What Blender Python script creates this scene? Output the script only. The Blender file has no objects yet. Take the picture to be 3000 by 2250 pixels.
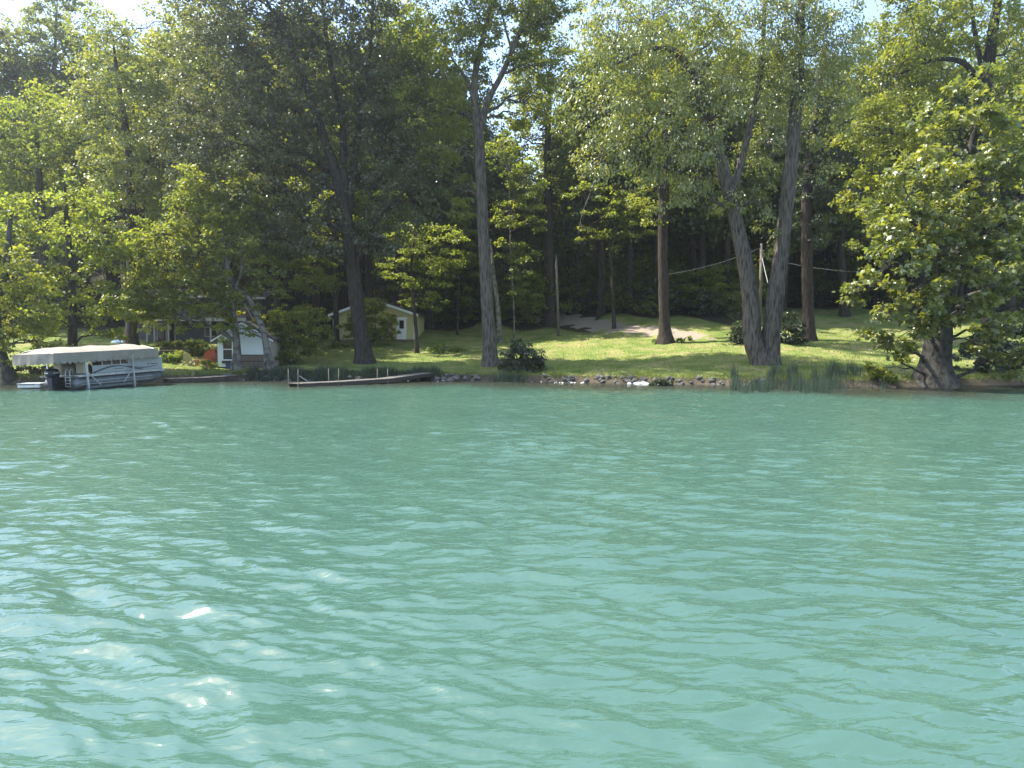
import bpy, bmesh, math, random
import numpy as np
from mathutils import Vector, Matrix

scene = bpy.context.scene
COL = scene.collection
rng = np.random.default_rng(7)
random.seed(7)
R = math.radians

# ------------------------------------------------------------------ camera
FPX = 2183.0            # focal length in photograph pixels (3000 wide)
CAM_H = 2.4
PITCH = math.atan((1125 - 1012) / FPX)
cam_d = bpy.data.cameras.new('camera')
cam = bpy.data.objects.new('camera', cam_d)
COL.objects.link(cam)
cam_d.sensor_width = 36.0
cam_d.lens = FPX / 3000 * 36.0
cam_d.clip_end = 3000
cam_d.clip_start = 0.1
cam.location = (0, 0, CAM_H)
cam.rotation_euler = (math.pi / 2 - PITCH, 0, 0)
scene.camera = cam

# ------------------------------------------------------------------ light
SUN_AZ = R(-77)         # measured from +Y towards +X
SUN_EL = R(57)
world = bpy.data.worlds.new('World')
scene.world = world
world.use_nodes = True
wn = world.node_tree
wn.nodes.clear()
w_out = wn.nodes.new('ShaderNodeOutputWorld')
w_bg = wn.nodes.new('ShaderNodeBackground')
w_sky = wn.nodes.new('ShaderNodeTexSky')
w_sky.sky_type = 'NISHITA'
w_sky.sun_disc = False
w_sky.sun_elevation = SUN_EL
w_sky.sun_rotation = SUN_AZ
w_sky.air_density = 1.0
w_sky.dust_density = 1.0
w_sky.ozone_density = 1.0
w_bg.inputs['Strength'].default_value = 0.15
wn.links.new(w_sky.outputs[0], w_bg.inputs[0])
wn.links.new(w_bg.outputs[0], w_out.inputs[0])

sun_d = bpy.data.lights.new('sun', 'SUN')
sun_d.energy = 4.1
sun_d.angle = R(0.53)
sun_d.color = (1.0, 0.94, 0.84)
sun = bpy.data.objects.new('sun', sun_d)
COL.objects.link(sun)
sdir = Vector((math.sin(SUN_AZ) * math.cos(SUN_EL), math.cos(SUN_AZ) * math.cos(SUN_EL), math.sin(SUN_EL)))
sun.rotation_euler = sdir.to_track_quat('Z', 'Y').to_euler()
sun.location = (-40, 30, 60)

scene.view_settings.view_transform = 'Standard'
scene.view_settings.look = 'None'
scene.view_settings.gamma = 1.0
scene.view_settings.use_curve_mapping = False
scene.view_settings.exposure = 1.72
cy = scene.cycles
cy.max_bounces = 7
cy.diffuse_bounces = 3
cy.glossy_bounces = 2
cy.transmission_bounces = 4
cy.transparent_max_bounces = 4
cy.volume_bounces = 0
cy.caustics_reflective = False
cy.caustics_refractive = False
cy.use_denoising = True
cy.sample_clamp_indirect = 6.0
cy.use_adaptive_sampling = True
cy.adaptive_threshold = 0.02

# ------------------------------------------------------------------ pixel helpers (give real places in metres)
CP, SP = math.cos(PITCH), math.sin(PITCH)

def ray(px, py):
    u = (px - 1500) / FPX
    v = (1125 - py) / FPX
    return np.array((u, CP + v * SP, -SP + v * CP))

def P(px, py, Y):
    d = ray(px, py)
    return np.array((0, 0, CAM_H)) + d * (Y / d[1])

SHORE = [(0, 47.0), (300, 47.5), (700, 52.0), (1000, 50.2), (1300, 50.6), (1600, 49.0), (2000, 45.8), (2300, 43.3),
         (2600, 42.4), (2800, 44.6), (3000, 45.6)]
_sx = np.array([-400.0] + [(p - 1500) / FPX * d for p, d in SHORE] + [400.0])
_sy = np.array([47.0] + [d for p, d in SHORE] + [46.0])

def shore(x):
    x = np.asarray(x, float)
    return np.interp(x, _sx, _sy) + 0.18 * np.sin(x * 1.7) + 0.12 * np.sin(x * 3.9 + 1.0)

def sstep(a, b, x):
    t = np.clip((x - a) / (b - a), 0, 1)
    return t * t * (3 - 2 * t)

def H(x, y):
    x = np.asarray(x, float)
    y = np.asarray(y, float)
    s = y - shore(x)
    sp = np.clip(s - 0.5, 0, 40)
    bank = 0.42 * sstep(-0.1, 0.75, s)
    z = bank + 0.085 * sp + 0.0018 * sp ** 2
    d = np.clip(s - 40.5, 0, None)
    z = z + 25 * sstep(0, 72, d) + 0.02 * d
    z = z + np.where(s < 0, -np.minimum(3.0, 0.22 * -s + 0.05), 0)
    land = sstep(0.5, 4, s)
    z = z + land * (0.05 * np.sin(x * 0.61 + y * 0.33) + 0.06 * np.sin(x * 0.23 - y * 0.41 + 2))
    # lower terrace in front of the garden on the left
    tl = sstep(-16.5, -19.5, x) * sstep(1.0, 4.0, s) * sstep(16.0, 10.5, s)
    z = z - tl * 0.22 * sstep(1, 10, s)
    return z

def ground_at(px, py, y0=41.0, y1=170.0):
    d = ray(px, py)
    ys = np.linspace(y0, y1, 2600)
    pts = np.array((0, 0, CAM_H))[None] + d[None] * (ys / d[1])[:, None]
    below = pts[:, 2] <= H(pts[:, 0], pts[:, 1])
    i = int(np.argmax(below)) if below.any() else len(ys) - 1
    p = pts[i]
    return np.array((p[0], p[1], float(H(p[0], p[1]))))

def on_ground(x, y):
    return np.array((x, y, float(H(x, y))))

# ------------------------------------------------------------------ materials
def new_mat(name):
    m = bpy.data.materials.new(name)
    m.use_nodes = True
    nt = m.node_tree
    nt.nodes.clear()
    out = nt.nodes.new('ShaderNodeOutputMaterial')
    return m, nt, out

def N(nt, typ, **kw):
    n = nt.nodes.new(typ)
    for k, v in kw.items():
        if k in n.inputs:
            n.inputs[k].default_value = v
        else:
            setattr(n, k, v)
    return n

def ramp(nt, stops, fac):
    r = nt.nodes.new('ShaderNodeValToRGB')
    els = r.color_ramp.elements
    while len(els) < len(stops):
        els.new(0.5)
    for e, (p, c) in zip(els, stops):
        e.position = p
        e.color = (c[0], c[1], c[2], 1)
    nt.links.new(fac, r.inputs[0])
    return r

def plain(name, col, rough=0.6, var=0.18, scale=9.0, metallic=0.0, bump=0.0, stretch=(1, 1, 1), spec=0.4):
    m, nt, out = new_mat(name)
    b = N(nt, 'ShaderNodeBsdfPrincipled', Roughness=rough, Metallic=metallic)
    b.inputs['Specular IOR Level'].default_value = spec
    tc = N(nt, 'ShaderNodeTexCoord')
    mp = N(nt, 'ShaderNodeMapping')
    mp.inputs['Scale'].default_value = stretch
    nz = N(nt, 'ShaderNodeTexNoise', Scale=scale, Detail=6.0, Roughness=0.6)
    nt.links.new(tc.outputs['Object'], mp.inputs[0])
    nt.links.new(mp.outputs[0], nz.inputs['Vector'])
    lo = [c * (1 - var) for c in col]
    hi = [min(1, c * (1 + var)) for c in col]
    r = ramp(nt, [(0.3, lo), (0.7, hi)], nz.outputs['Fac'])
    nt.links.new(r.outputs[0], b.inputs['Base Color'])
    if bump > 0:
        bp = N(nt, 'ShaderNodeBump', Strength=bump, Distance=0.02)
        nt.links.new(nz.outputs['Fac'], bp.inputs['Height'])
        nt.links.new(bp.outputs[0], b.inputs['Normal'])
    nt.links.new(b.outputs[0], out.inputs[0])
    return m

def leaf_mat(name, dif, tra, mix=0.45, gloss=0.026, rough=0.42, hue=0.35):
    m, nt, out = new_mat(name)
    at = N(nt, 'ShaderNodeAttribute', attribute_name='rnd')
    d0 = [c * (1 - hue) for c in dif]
    d1 = [dif[0] * (1 + 1.5 * hue), dif[1] * (1 + hue), dif[2]]
    t0 = [tra[0] * (1 - hue), tra[1] * (1 - 0.6 * hue), tra[2]]
    t1 = [tra[0] * (1 + 1.1 * hue), tra[1] * (1 + 0.6 * hue), tra[2] * 1.1]
    rd = ramp(nt, [(0.0, d0), (1.0, d1)], at.outputs['Fac'])
    rt = ramp(nt, [(0.0, t0), (1.0, t1)], at.outputs['Fac'])
    bd = N(nt, 'ShaderNodeBsdfDiffuse')
    bt = N(nt, 'ShaderNodeBsdfTranslucent')
    bg = N(nt, 'ShaderNodeBsdfGlossy', Roughness=rough)
    bg.inputs['Color'].default_value = (0.9, 0.95, 0.9, 1)
    nt.links.new(rd.outputs[0], bd.inputs[0])
    nt.links.new(rt.outputs[0], bt.inputs[0])
    m1 = N(nt, 'ShaderNodeMixShader')
    m1.inputs[0].default_value = mix
    nt.links.new(bd.outputs[0], m1.inputs[1])
    nt.links.new(bt.outputs[0], m1.inputs[2])
    m2 = N(nt, 'ShaderNodeMixShader')
    m2.inputs[0].default_value = gloss
    nt.links.new(m1.outputs[0], m2.inputs[1])
    nt.links.new(bg.outputs[0], m2.inputs[2])
    nt.links.new(m2.outputs[0], out.inputs[0])
    return m

def bark_mat(name, lo, hi, sc=5.0, zsq=0.16, bump=0.9, patch=None):
    m, nt, out = new_mat(name)
    b = N(nt, 'ShaderNodeBsdfPrincipled', Roughness=0.9)
    b.inputs['Specular IOR Level'].default_value = 0.2
    tc = N(nt, 'ShaderNodeTexCoord')
    mp = N(nt, 'ShaderNodeMapping')
    mp.inputs['Scale'].default_value = (1, 1, zsq)
    nt.links.new(tc.outputs['Object'], mp.inputs[0])
    nz = N(nt, 'ShaderNodeTexNoise', Scale=sc * 2.2, Detail=8.0, Roughness=0.65, Distortion=0.4)
    vo = N(nt, 'ShaderNodeTexVoronoi', Scale=sc * 1.5)
    nt.links.new(mp.outputs[0], nz.inputs['Vector'])
    nt.links.new(mp.outputs[0], vo.inputs['Vector'])
    mm = N(nt, 'ShaderNodeMath', operation='MULTIPLY')
    nt.links.new(nz.outputs['Fac'], mm.inputs[0])
    nt.links.new(vo.outputs['Distance'], mm.inputs[1])
    ad = N(nt, 'ShaderNodeMath', operation='MULTIPLY_ADD')
    nt.links.new(nz.outputs['Fac'], ad.inputs[0])
    ad.inputs[1].default_value = 0.55
    nt.links.new(mm.outputs[0], ad.inputs[2])
    r = ramp(nt, [(0.28, lo), (0.62, hi)], ad.outputs[0])
    col = r.outputs[0]
    if patch:
        n2 = N(nt, 'ShaderNodeTexNoise', Scale=2.6, Detail=4.0, Roughness=0.55)
        nt.links.new(tc.outputs['Object'], n2.inputs['Vector'])
        rp = ramp(nt, [(0.47, (0, 0, 0)), (0.53, (1, 1, 1))], n2.outputs['Fac'])
        mx = N(nt, 'ShaderNodeMixRGB')
        mx.inputs[2].default_value = (*patch, 1)
        nt.links.new(rp.outputs[0], mx.inputs[0])
        nt.links.new(col, mx.inputs[1])
        col = mx.outputs[0]
    nt.links.new(col, b.inputs['Base Color'])
    bp = N(nt, 'ShaderNodeBump', Strength=bump, Distance=0.06)
    nt.links.new(ad.outputs[0], bp.inputs['Height'])
    nt.links.new(bp.outputs[0], b.inputs['Normal'])
    nt.links.new(b.outputs[0], out.inputs[0])
    return m

M = {}
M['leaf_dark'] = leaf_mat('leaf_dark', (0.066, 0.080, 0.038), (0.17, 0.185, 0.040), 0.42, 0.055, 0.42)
M['leaf_mid'] = leaf_mat('leaf_mid', (0.115, 0.150, 0.032), (0.38, 0.41, 0.034), 0.45)
M['leaf_yellow'] = leaf_mat('leaf_yellow', (0.115, 0.150, 0.030), (0.36, 0.42, 0.036), 0.50)
M['leaf_willow'] = leaf_mat('leaf_willow', (0.120, 0.150, 0.038), (0.39, 0.42, 0.038), 0.45, 0.08)
M['leaf_plane'] = leaf_mat('leaf_plane', (0.130, 0.160, 0.050), (0.38, 0.42, 0.036), 0.44, 0.06, 0.40)
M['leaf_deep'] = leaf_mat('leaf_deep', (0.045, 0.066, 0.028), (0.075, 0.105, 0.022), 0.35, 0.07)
M['leaf_hill'] = leaf_mat('leaf_hill', (0.100, 0.132, 0.034), (0.33, 0.37, 0.036), 0.45, 0.06)
M['leaf_garden'] = leaf_mat('leaf_garden', (0.11, 0.17, 0.035), (0.28, 0.38, 0.045), 0.45)
M['grass'] = leaf_mat('grass', (0.130, 0.170, 0.045), (0.22, 0.28, 0.045), 0.40, 0.03)
M['reed'] = leaf_mat('reed', (0.030, 0.055, 0.034), (0.045, 0.08, 0.036), 0.35, 0.05)
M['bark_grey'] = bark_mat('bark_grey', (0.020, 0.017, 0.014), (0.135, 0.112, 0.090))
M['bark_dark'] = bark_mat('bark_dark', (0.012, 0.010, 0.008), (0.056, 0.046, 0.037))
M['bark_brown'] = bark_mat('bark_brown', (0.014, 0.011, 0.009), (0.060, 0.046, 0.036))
M['bark_pale'] = bark_mat('bark_pale', (0.030, 0.026, 0.021), (0.105, 0.092, 0.075), 4.0, 0.5, 0.5, patch=(0.17, 0.16, 0.135))
M['bark_plane'] = bark_mat('bark_plane', (0.014, 0.012, 0.010), (0.058, 0.050, 0.042), 4.0, 0.25, 0.9, patch=(0.075, 0.072, 0.062))
M['wood_pole'] = plain('wood_pole', (0.13, 0.11, 0.085), 0.8, 0.35, 6, stretch=(1, 1, 0.1), bump=0.3)
M['wood_dark'] = plain('wood_dark', (0.055, 0.045, 0.038), 0.85, 0.4, 9, stretch=(1, 1, 0.3), bump=0.3)
M['wood_dock'] = plain('wood_dock', (0.13, 0.12, 0.105), 0.85, 0.35, 12, stretch=(0.3, 3, 3), bump=0.3)
M['wood_skirt'] = plain('wood_skirt', (0.17, 0.13, 0.105), 0.85, 0.45, 7, stretch=(2, 2, 0.25), bump=0.3)
M['stone'] = plain('stone', (0.105, 0.097, 0.086), 0.85, 0.5, 4, bump=0.6)
M['canvas'] = plain('canvas', (0.27, 0.237, 0.20), 0.85, 0.10, 2.2, bump=0.25, spec=0.15)
M['alu'] = plain('alu', (0.50, 0.52, 0.53), 0.42, 0.15, 5, metallic=0.65)
M['alu_dull'] = plain('alu_dull', (0.15, 0.172, 0.18), 0.5, 0.25, 3, metallic=0.45)
M['boat_white'] = plain('boat_white', (0.34, 0.37, 0.375), 0.4, 0.05, 3)
M['boat_seat'] = plain('boat_seat', (0.46, 0.42, 0.34), 0.6, 0.1, 5)
M['boat_brown'] = plain('boat_brown', (0.10, 0.07, 0.055), 0.7, 0.3, 5)
M['navy'] = plain('navy', (0.018, 0.026, 0.042), 0.3, 0.2, 4)
M['black'] = plain('black', (0.012, 0.012, 0.013), 0.45, 0.2, 4)
M['white_paint'] = plain('white_paint', (0.74, 0.76, 0.75), 0.55, 0.06, 3)
M['shed_white'] = plain('shed_white', (0.66, 0.72, 0.72), 0.6, 0.06, 3, stretch=(6, 6, 0.4))
M['shed_side'] = plain('shed_side', (0.42, 0.38, 0.31), 0.7, 0.12, 4)
M['shingle'] = plain('shingle', (0.065, 0.06, 0.056), 0.9, 0.4, 14, bump=0.4)
M['cabin_yellow'] = plain('cabin_yellow', (0.50, 0.44, 0.21), 0.65, 0.08, 5)
M['house_grey'] = plain('house_grey', (0.060, 0.066, 0.078), 0.75, 0.2, 5)
M['house_trim'] = plain('house_trim', (0.33, 0.31, 0.28), 0.7, 0.15, 6)
M['deck_wood'] = plain('deck_wood', (0.20, 0.17, 0.15), 0.8, 0.3, 8)
M['chair_tan'] = plain('chair_tan', (0.36, 0.31, 0.21), 0.7, 0.15, 7)
M['chair_red'] = plain('chair_red', (0.33, 0.085, 0.055), 0.6, 0.15, 7)
M['blue_cloth'] = plain('blue_cloth', (0.45, 0.56, 0.72), 0.8, 0.06, 4)
M['planter_blue'] = plain('planter_blue', (0.03, 0.045, 0.16), 0.6, 0.3, 6)
M['flower_red'] = leaf_mat('flower_red', (0.55, 0.03, 0.03), (0.4, 0.02, 0.02), 0.3, 0.02)
M['flower_pale'] = leaf_mat('flower_pale', (0.62, 0.52, 0.46), (0.4, 0.3, 0.25), 0.3, 0.02)
M['wire'] = plain('wire', (0.32, 0.32, 0.31), 0.5, 0.1, 3)
M['lamp_amber'] = plain('lamp_amber', (0.55, 0.40, 0.14), 0.5, 0.1, 3)
M['foam'] = plain('foam', (0.80, 0.82, 0.82), 0.7, 0.08, 20, bump=0.5)

def glass_mat():
    m, nt, out = new_mat('dark_glass')
    b = N(nt, 'ShaderNodeBsdfPrincipled', Roughness=0.06)
    b.inputs['Base Color'].default_value = (0.012, 0.014, 0.015, 1)
    b.inputs['Specular IOR Level'].default_value = 0.25
    nt.links.new(b.outputs[0], out.inputs[0])
    return m
M['glass'] = glass_mat()

# ------------------------------------------------------------------ mesh helpers
def tag(o, label=None, cat=None, group=None, kind=None):
    if label: o['label'] = label
    if cat: o['category'] = cat
    if group: o['group'] = group
    if kind: o['kind'] = kind
    return o

def link(name, me, mat=None, parent=None, loc=None):
    o = bpy.data.objects.new(name, me)
    COL.objects.link(o)
    if mat is not None and me is not None:
        me.materials.append(mat)
    if parent is not None:
        o.parent = parent
    if loc is not None:
        o.location = loc
    return o

def empty(name, loc, rz=0.0, rot=None):
    o = bpy.data.objects.new(name, None)
    COL.objects.link(o)
    o.location = tuple(float(v) for v in loc)
    o.rotation_euler = rot if rot else (0, 0, rz)
    o.empty_display_size = 0.3
    return o

def mesh_np(name, verts, faces, smooth=True, attr=None):
    verts = np.asarray(verts, np.float32)
    faces = np.asarray(faces, np.int32)
    me = bpy.data.meshes.new(name)
    k = faces.shape[1]
    me.vertices.add(len(verts))
    me.vertices.foreach_set('co', verts.ravel())
    me.loops.add(faces.size)
    me.loops.foreach_set('vertex_index', faces.ravel())
    me.polygons.add(len(faces))
    me.polygons.foreach_set('loop_start', np.arange(0, faces.size, k, dtype=np.int32))
    me.polygons.foreach_set('loop_total', np.full(len(faces), k, np.int32))
    if smooth:
        me.polygons.foreach_set('use_smooth', np.ones(len(faces), bool))
    me.update(calc_edges=True)
    for an, av in (attr or {}).items():
        a = me.attributes.new(an, 'FLOAT', 'POINT')
        a.data.foreach_set('value', np.asarray(av, np.float32))
    return me

class MB:
    """collects simple solids into one mesh"""
    def __init__(self):
        self.v = []
        self.f = []
    def add(self, vs, fs):
        o = len(self.v)
        self.v += [tuple(float(c) for c in p) for p in vs]
        self.f += [tuple(i + o for i in f) for f in fs]
        return self
    def box(self, c, s, rot=None):
        hx, hy, hz = s[0] / 2, s[1] / 2, s[2] / 2
        vs = [Vector((x, y, z)) for x in (-hx, hx) for y in (-hy, hy) for z in (-hz, hz)]
        if rot is not None:
            vs = [rot @ v for v in vs]
        c = Vector(c)
        return self.add([v + c for v in vs], [(0, 1, 3, 2), (4, 6, 7, 5), (0, 4, 5, 1), (2, 3, 7, 6), (0, 2, 6, 4), (1, 5, 7, 3)])
    def bar(self, a, b, w, h=None, n=None):
        """box beam or round tube between two points"""
        a, b = Vector(a), Vector(b)
        if n:
            return self.tube([a, b], [w, w], n)
        q = (b - a).to_track_quat('X', 'Z').to_matrix()
        return self.box((a + b) / 2, ((b - a).length, w, h or w), q)
    def tube(self, pts, rad, n=8, cap=True):
        v, f = tube_np([tuple(p) for p in pts], list(rad), n)
        self.add(v, f.tolist())
        if cap:
            o = len(self.v) - len(v)
            self.f.append(tuple(range(o + n - 1, o - 1, -1)))
            self.f.append(tuple(range(len(self.v) - n, len(self.v))))
        return self
    def prism(self, poly, z0, z1):
        n = len(poly)
        vs = [(x, y, z0) for x, y in poly] + [(x, y, z1) for x, y in poly]
        fs = [tuple(range(n - 1, -1, -1)), tuple(range(n, 2 * n))]
        fs += [(i, (i + 1) % n, n + (i + 1) % n, n + i) for i in range(n)]
        return self.add(vs, fs)
    def extr(self, poly3, vec):
        """closed planar polygon extruded by a vector"""
        n = len(poly3)
        v = Vector(vec)
        a = [Vector(p) for p in poly3]
        fs = [tuple(range(n - 1, -1, -1)), tuple(range(n, 2 * n))]
        fs += [(i, (i + 1) % n, n + (i + 1) % n, n + i) for i in range(n)]
        return self.add(a + [p + v for p in a], fs)
    def build(self, name, mat, parent=None, loc=None, smooth=False, bevel=0.0):
        me = bpy.data.meshes.new(name)
        me.from_pydata(self.v, [], self.f)
        bm = bmesh.new()
        bm.from_mesh(me)
        bmesh.ops.recalc_face_normals(bm, faces=bm.faces)
        if bevel > 0:
            bmesh.ops.bevel(bm, geom=list(bm.edges), offset=bevel, segments=1, affect='EDGES', profile=0.5)
        bm.to_mesh(me)
        bm.free()
        if smooth:
            me.polygons.foreach_set('use_smooth', np.ones(len(me.polygons), bool))
        return link(name, me, mat, parent, loc)

def tube_np(pts, rad, n, ridge=0.0, seed=0):
    pts = np.asarray(pts, float)
    rad = np.asarray(rad, float)
    k = len(pts)
    tan = np.gradient(pts, axis=0)
    tan /= np.linalg.norm(tan, axis=1)[:, None] + 1e-9
    ref = np.array((0.0, 1.0, 0.0)) if abs(tan[0][1]) < 0.85 else np.array((1.0, 0, 0))
    u = np.cross(tan, ref)
    u /= np.linalg.norm(u, axis=1)[:, None] + 1e-9
    w = np.cross(tan, u)
    a = np.arange(n) / n * 2 * math.pi
    rr = rad[:, None] * np.ones((1, n))
    if ridge:
        g = np.random.default_rng(seed)
        ph = g.uniform(0, 6.28, 3)
        rr = rr * (1 + ridge * (np.sin(9 * a + ph[0])[None] * 0.5 + np.sin(5 * a + ph[1])[None] * 0.6 + np.sin(2 * a + ph[2])[None] * 0.5)
                   + ridge * 0.6 * g.normal(size=(k, n)))
    v = pts[:, None] + rr[..., None] * (np.cos(a)[None, :, None] * u[:, None] + np.sin(a)[None, :, None] * w[:, None])
    v = v.reshape(-1, 3)
    i = np.arange(k - 1)[:, None] * n
    j = np.arange(n)[None]
    j2 = (j + 1) % n
    f = np.stack([i + j, i + j2, i + n + j2, i + n + j], -1).reshape(-1, 4)
    return v, f

def resample(pts, rad, step):
    pts = np.asarray(pts, float)
    rad = np.asarray(rad, float)
    if len(pts) == 2:
        n = max(2, int(np.linalg.norm(pts[1] - pts[0]) / step))
        t = np.linspace(0, 1, n)[:, None]
        return pts[0] * (1 - t) + pts[1] * t, rad[0] * (1 - t[:, 0]) + rad[1] * t[:, 0]
    ext = np.vstack([2 * pts[0] - pts[1], pts, 2 * pts[-1] - pts[-2]])
    op, orr = [], []
    for i in range(len(pts) - 1):
        p0, p1, p2, p3 = ext[i:i + 4]
        n = max(2, int(np.linalg.norm(p2 - p1) / step))
        for t in np.linspace(0, 1, n, endpoint=False):
            op.append(0.5 * (2 * p1 + (p2 - p0) * t + (2 * p0 - 5 * p1 + 4 * p2 - p3) * t * t + (3 * p1 - p0 - 3 * p2 + p3) * t ** 3))
            orr.append(rad[i] * (1 - t) + rad[i + 1] * t)
    op.append(pts[-1])
    orr.append(rad[-1])
    return np.array(op), np.array(orr)

# ------------------------------------------------------------------ foliage
# leaf outlines: x across, y along, z fold
OVAL = (np.array([(0, 0, 0), (-0.44, 0.45, 0.10), (0, 1, -0.04), (0.44, 0.45, 0.10)]), np.array([(0, 2, 1), (0, 3, 2)]))
LONG = (np.array([(0, 0, 0), (-0.27, 0.45, 0.06), (0, 1, -0.10), (0.27, 0.45, 0.06)]), np.array([(0, 2, 1), (0, 3, 2)]))
LOBE = (np.array([(0, 0, 0), (-0.30, 0.12, 0.05), (-0.55, 0.55, -0.04), (-0.22, 0.55, 0.08), (0, 1.0, -0.10),
                  (0.22, 0.55, 0.08), (0.55, 0.55, -0.04), (0.30, 0.12, 0.05)]),
        np.array([(0, 2, 1), (0, 3, 2), (0, 4, 3), (0, 5, 4), (0, 6, 5), (0, 7, 6)]))

def leaves(cent, out, size, shape, rnd, g, droop=0.35, tilt=0.75):
    """one leaf per row of CENT; OUT is its growing direction"""
    n = len(cent)
    yv = out + g.normal(size=(n, 3)) * 0.55
    yv[:, 2] -= droop
    yv /= np.linalg.norm(yv, axis=1)[:, None] + 1e-9
    nz = g.normal(size=(n, 3)) * tilt
    nz[:, 2] += 1.0
    xv = np.cross(yv, nz)
    xv /= np.linalg.norm(xv, axis=1)[:, None] + 1e-9
    zv = np.cross(xv, yv)
    tv, tf = shape
    s = size * g.uniform(0.6, 1.25, n)
    v = cent[:, None] + s[:, None, None] * (tv[None, :, 0, None] * xv[:, None] + tv[None, :, 1, None] * yv[:, None] + tv[None, :, 2, None] * zv[:, None])
    f = tf[None] + (np.arange(n) * len(tv))[:, None, None]
    return v.reshape(-1, 3), f.reshape(-1, 3), np.repeat(rnd, len(tv))

def crown_points(blobs, n_leaf, g, flat=0.5, csize=0.75, per=64, shell=0.5, hang=0.0):
    """leaf centres, growing directions, clump value and clump centres for ellipsoids (c, r, weight)"""
    wts = np.array([b[2] * (b[1][0] * b[1][2] + 0.3 * b[1][0] * b[1][1]) for b in blobs])
    wts /= wts.sum()
    C, O, Q, K = [], [], [], []
    for (c, r, w), wt in zip(blobs, wts):
        nl = int(n_leaf * wt)
        nc = max(3, nl // per)
        d = g.normal(size=(nc, 3))
        d /= np.linalg.norm(d, axis=1)[:, None]
        # uneven outline: lobes
        lob = g.normal(size=(5, 3))
        lob /= np.linalg.norm(lob, axis=1)[:, None]
        bump_ = 1 + 0.22 * np.max(d @ lob.T, axis=1) ** 3 - 0.10 + g.normal(size=nc) * 0.13
        rad = g.uniform(0, 1, nc) ** (1 / 3 * shell * 1.3) * bump_
        kc = np.asarray(c)[None] + d * rad[:, None] * np.asarray(r)[None]
        cs = csize * g.uniform(0.55, 1.35, nc) * min(1.0, 0.45 + 0.25 * min(r))
        cv = g.uniform(0, 1, nc)
        ci = g.integers(0, nc, nl)
        off = g.normal(size=(nl, 3)) * 0.41
        off[:, 2] *= flat
        ax = d[ci]
        # sprays lean outward and a little down
        off[:, 2] -= 0.35 * np.linalg.norm(off[:, :2], axis=1) * (0.6 + hang)
        if hang:
            off[:, 2] *= 1 + hang
        pos = kc[ci] + off * cs[ci][:, None]
        o = off + ax * 0.5
        o /= np.linalg.norm(o, axis=1)[:, None] + 1e-9
        C.append(pos)
        O.append(o)
        Q.append(np.clip(0.55 * cv[ci] + 0.45 * g.uniform(0, 1, nl), 0, 1))
        K.append((kc, wt))
    return np.vstack(C), np.vstack(O), np.concatenate(Q), K

def curve_pts(a, b, g, sag=0.15, n=6, wob=0.10):
    a, b = np.asarray(a, float), np.asarray(b, float)
    L = np.linalg.norm(b - a)
    t = np.linspace(0, 1, n)
    p = a[None] * (1 - t)[:, None] + b[None] * t[:, None]
    p[:, 2] += np.sin(t * math.pi) * sag * L
    w = g.normal(size=(n, 3)) * wob * L / n
    w[0] = 0
    w[-1] = 0
    return p + w

def flare(pts, rad, amount=0.55, h=0.55):
    z0 = pts[0][2]
    return rad * (1 + amount * np.exp(-np.clip(pts[:, 2] - z0 - 0.3, 0, None) / h))

LEAF_K = 108

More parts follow.
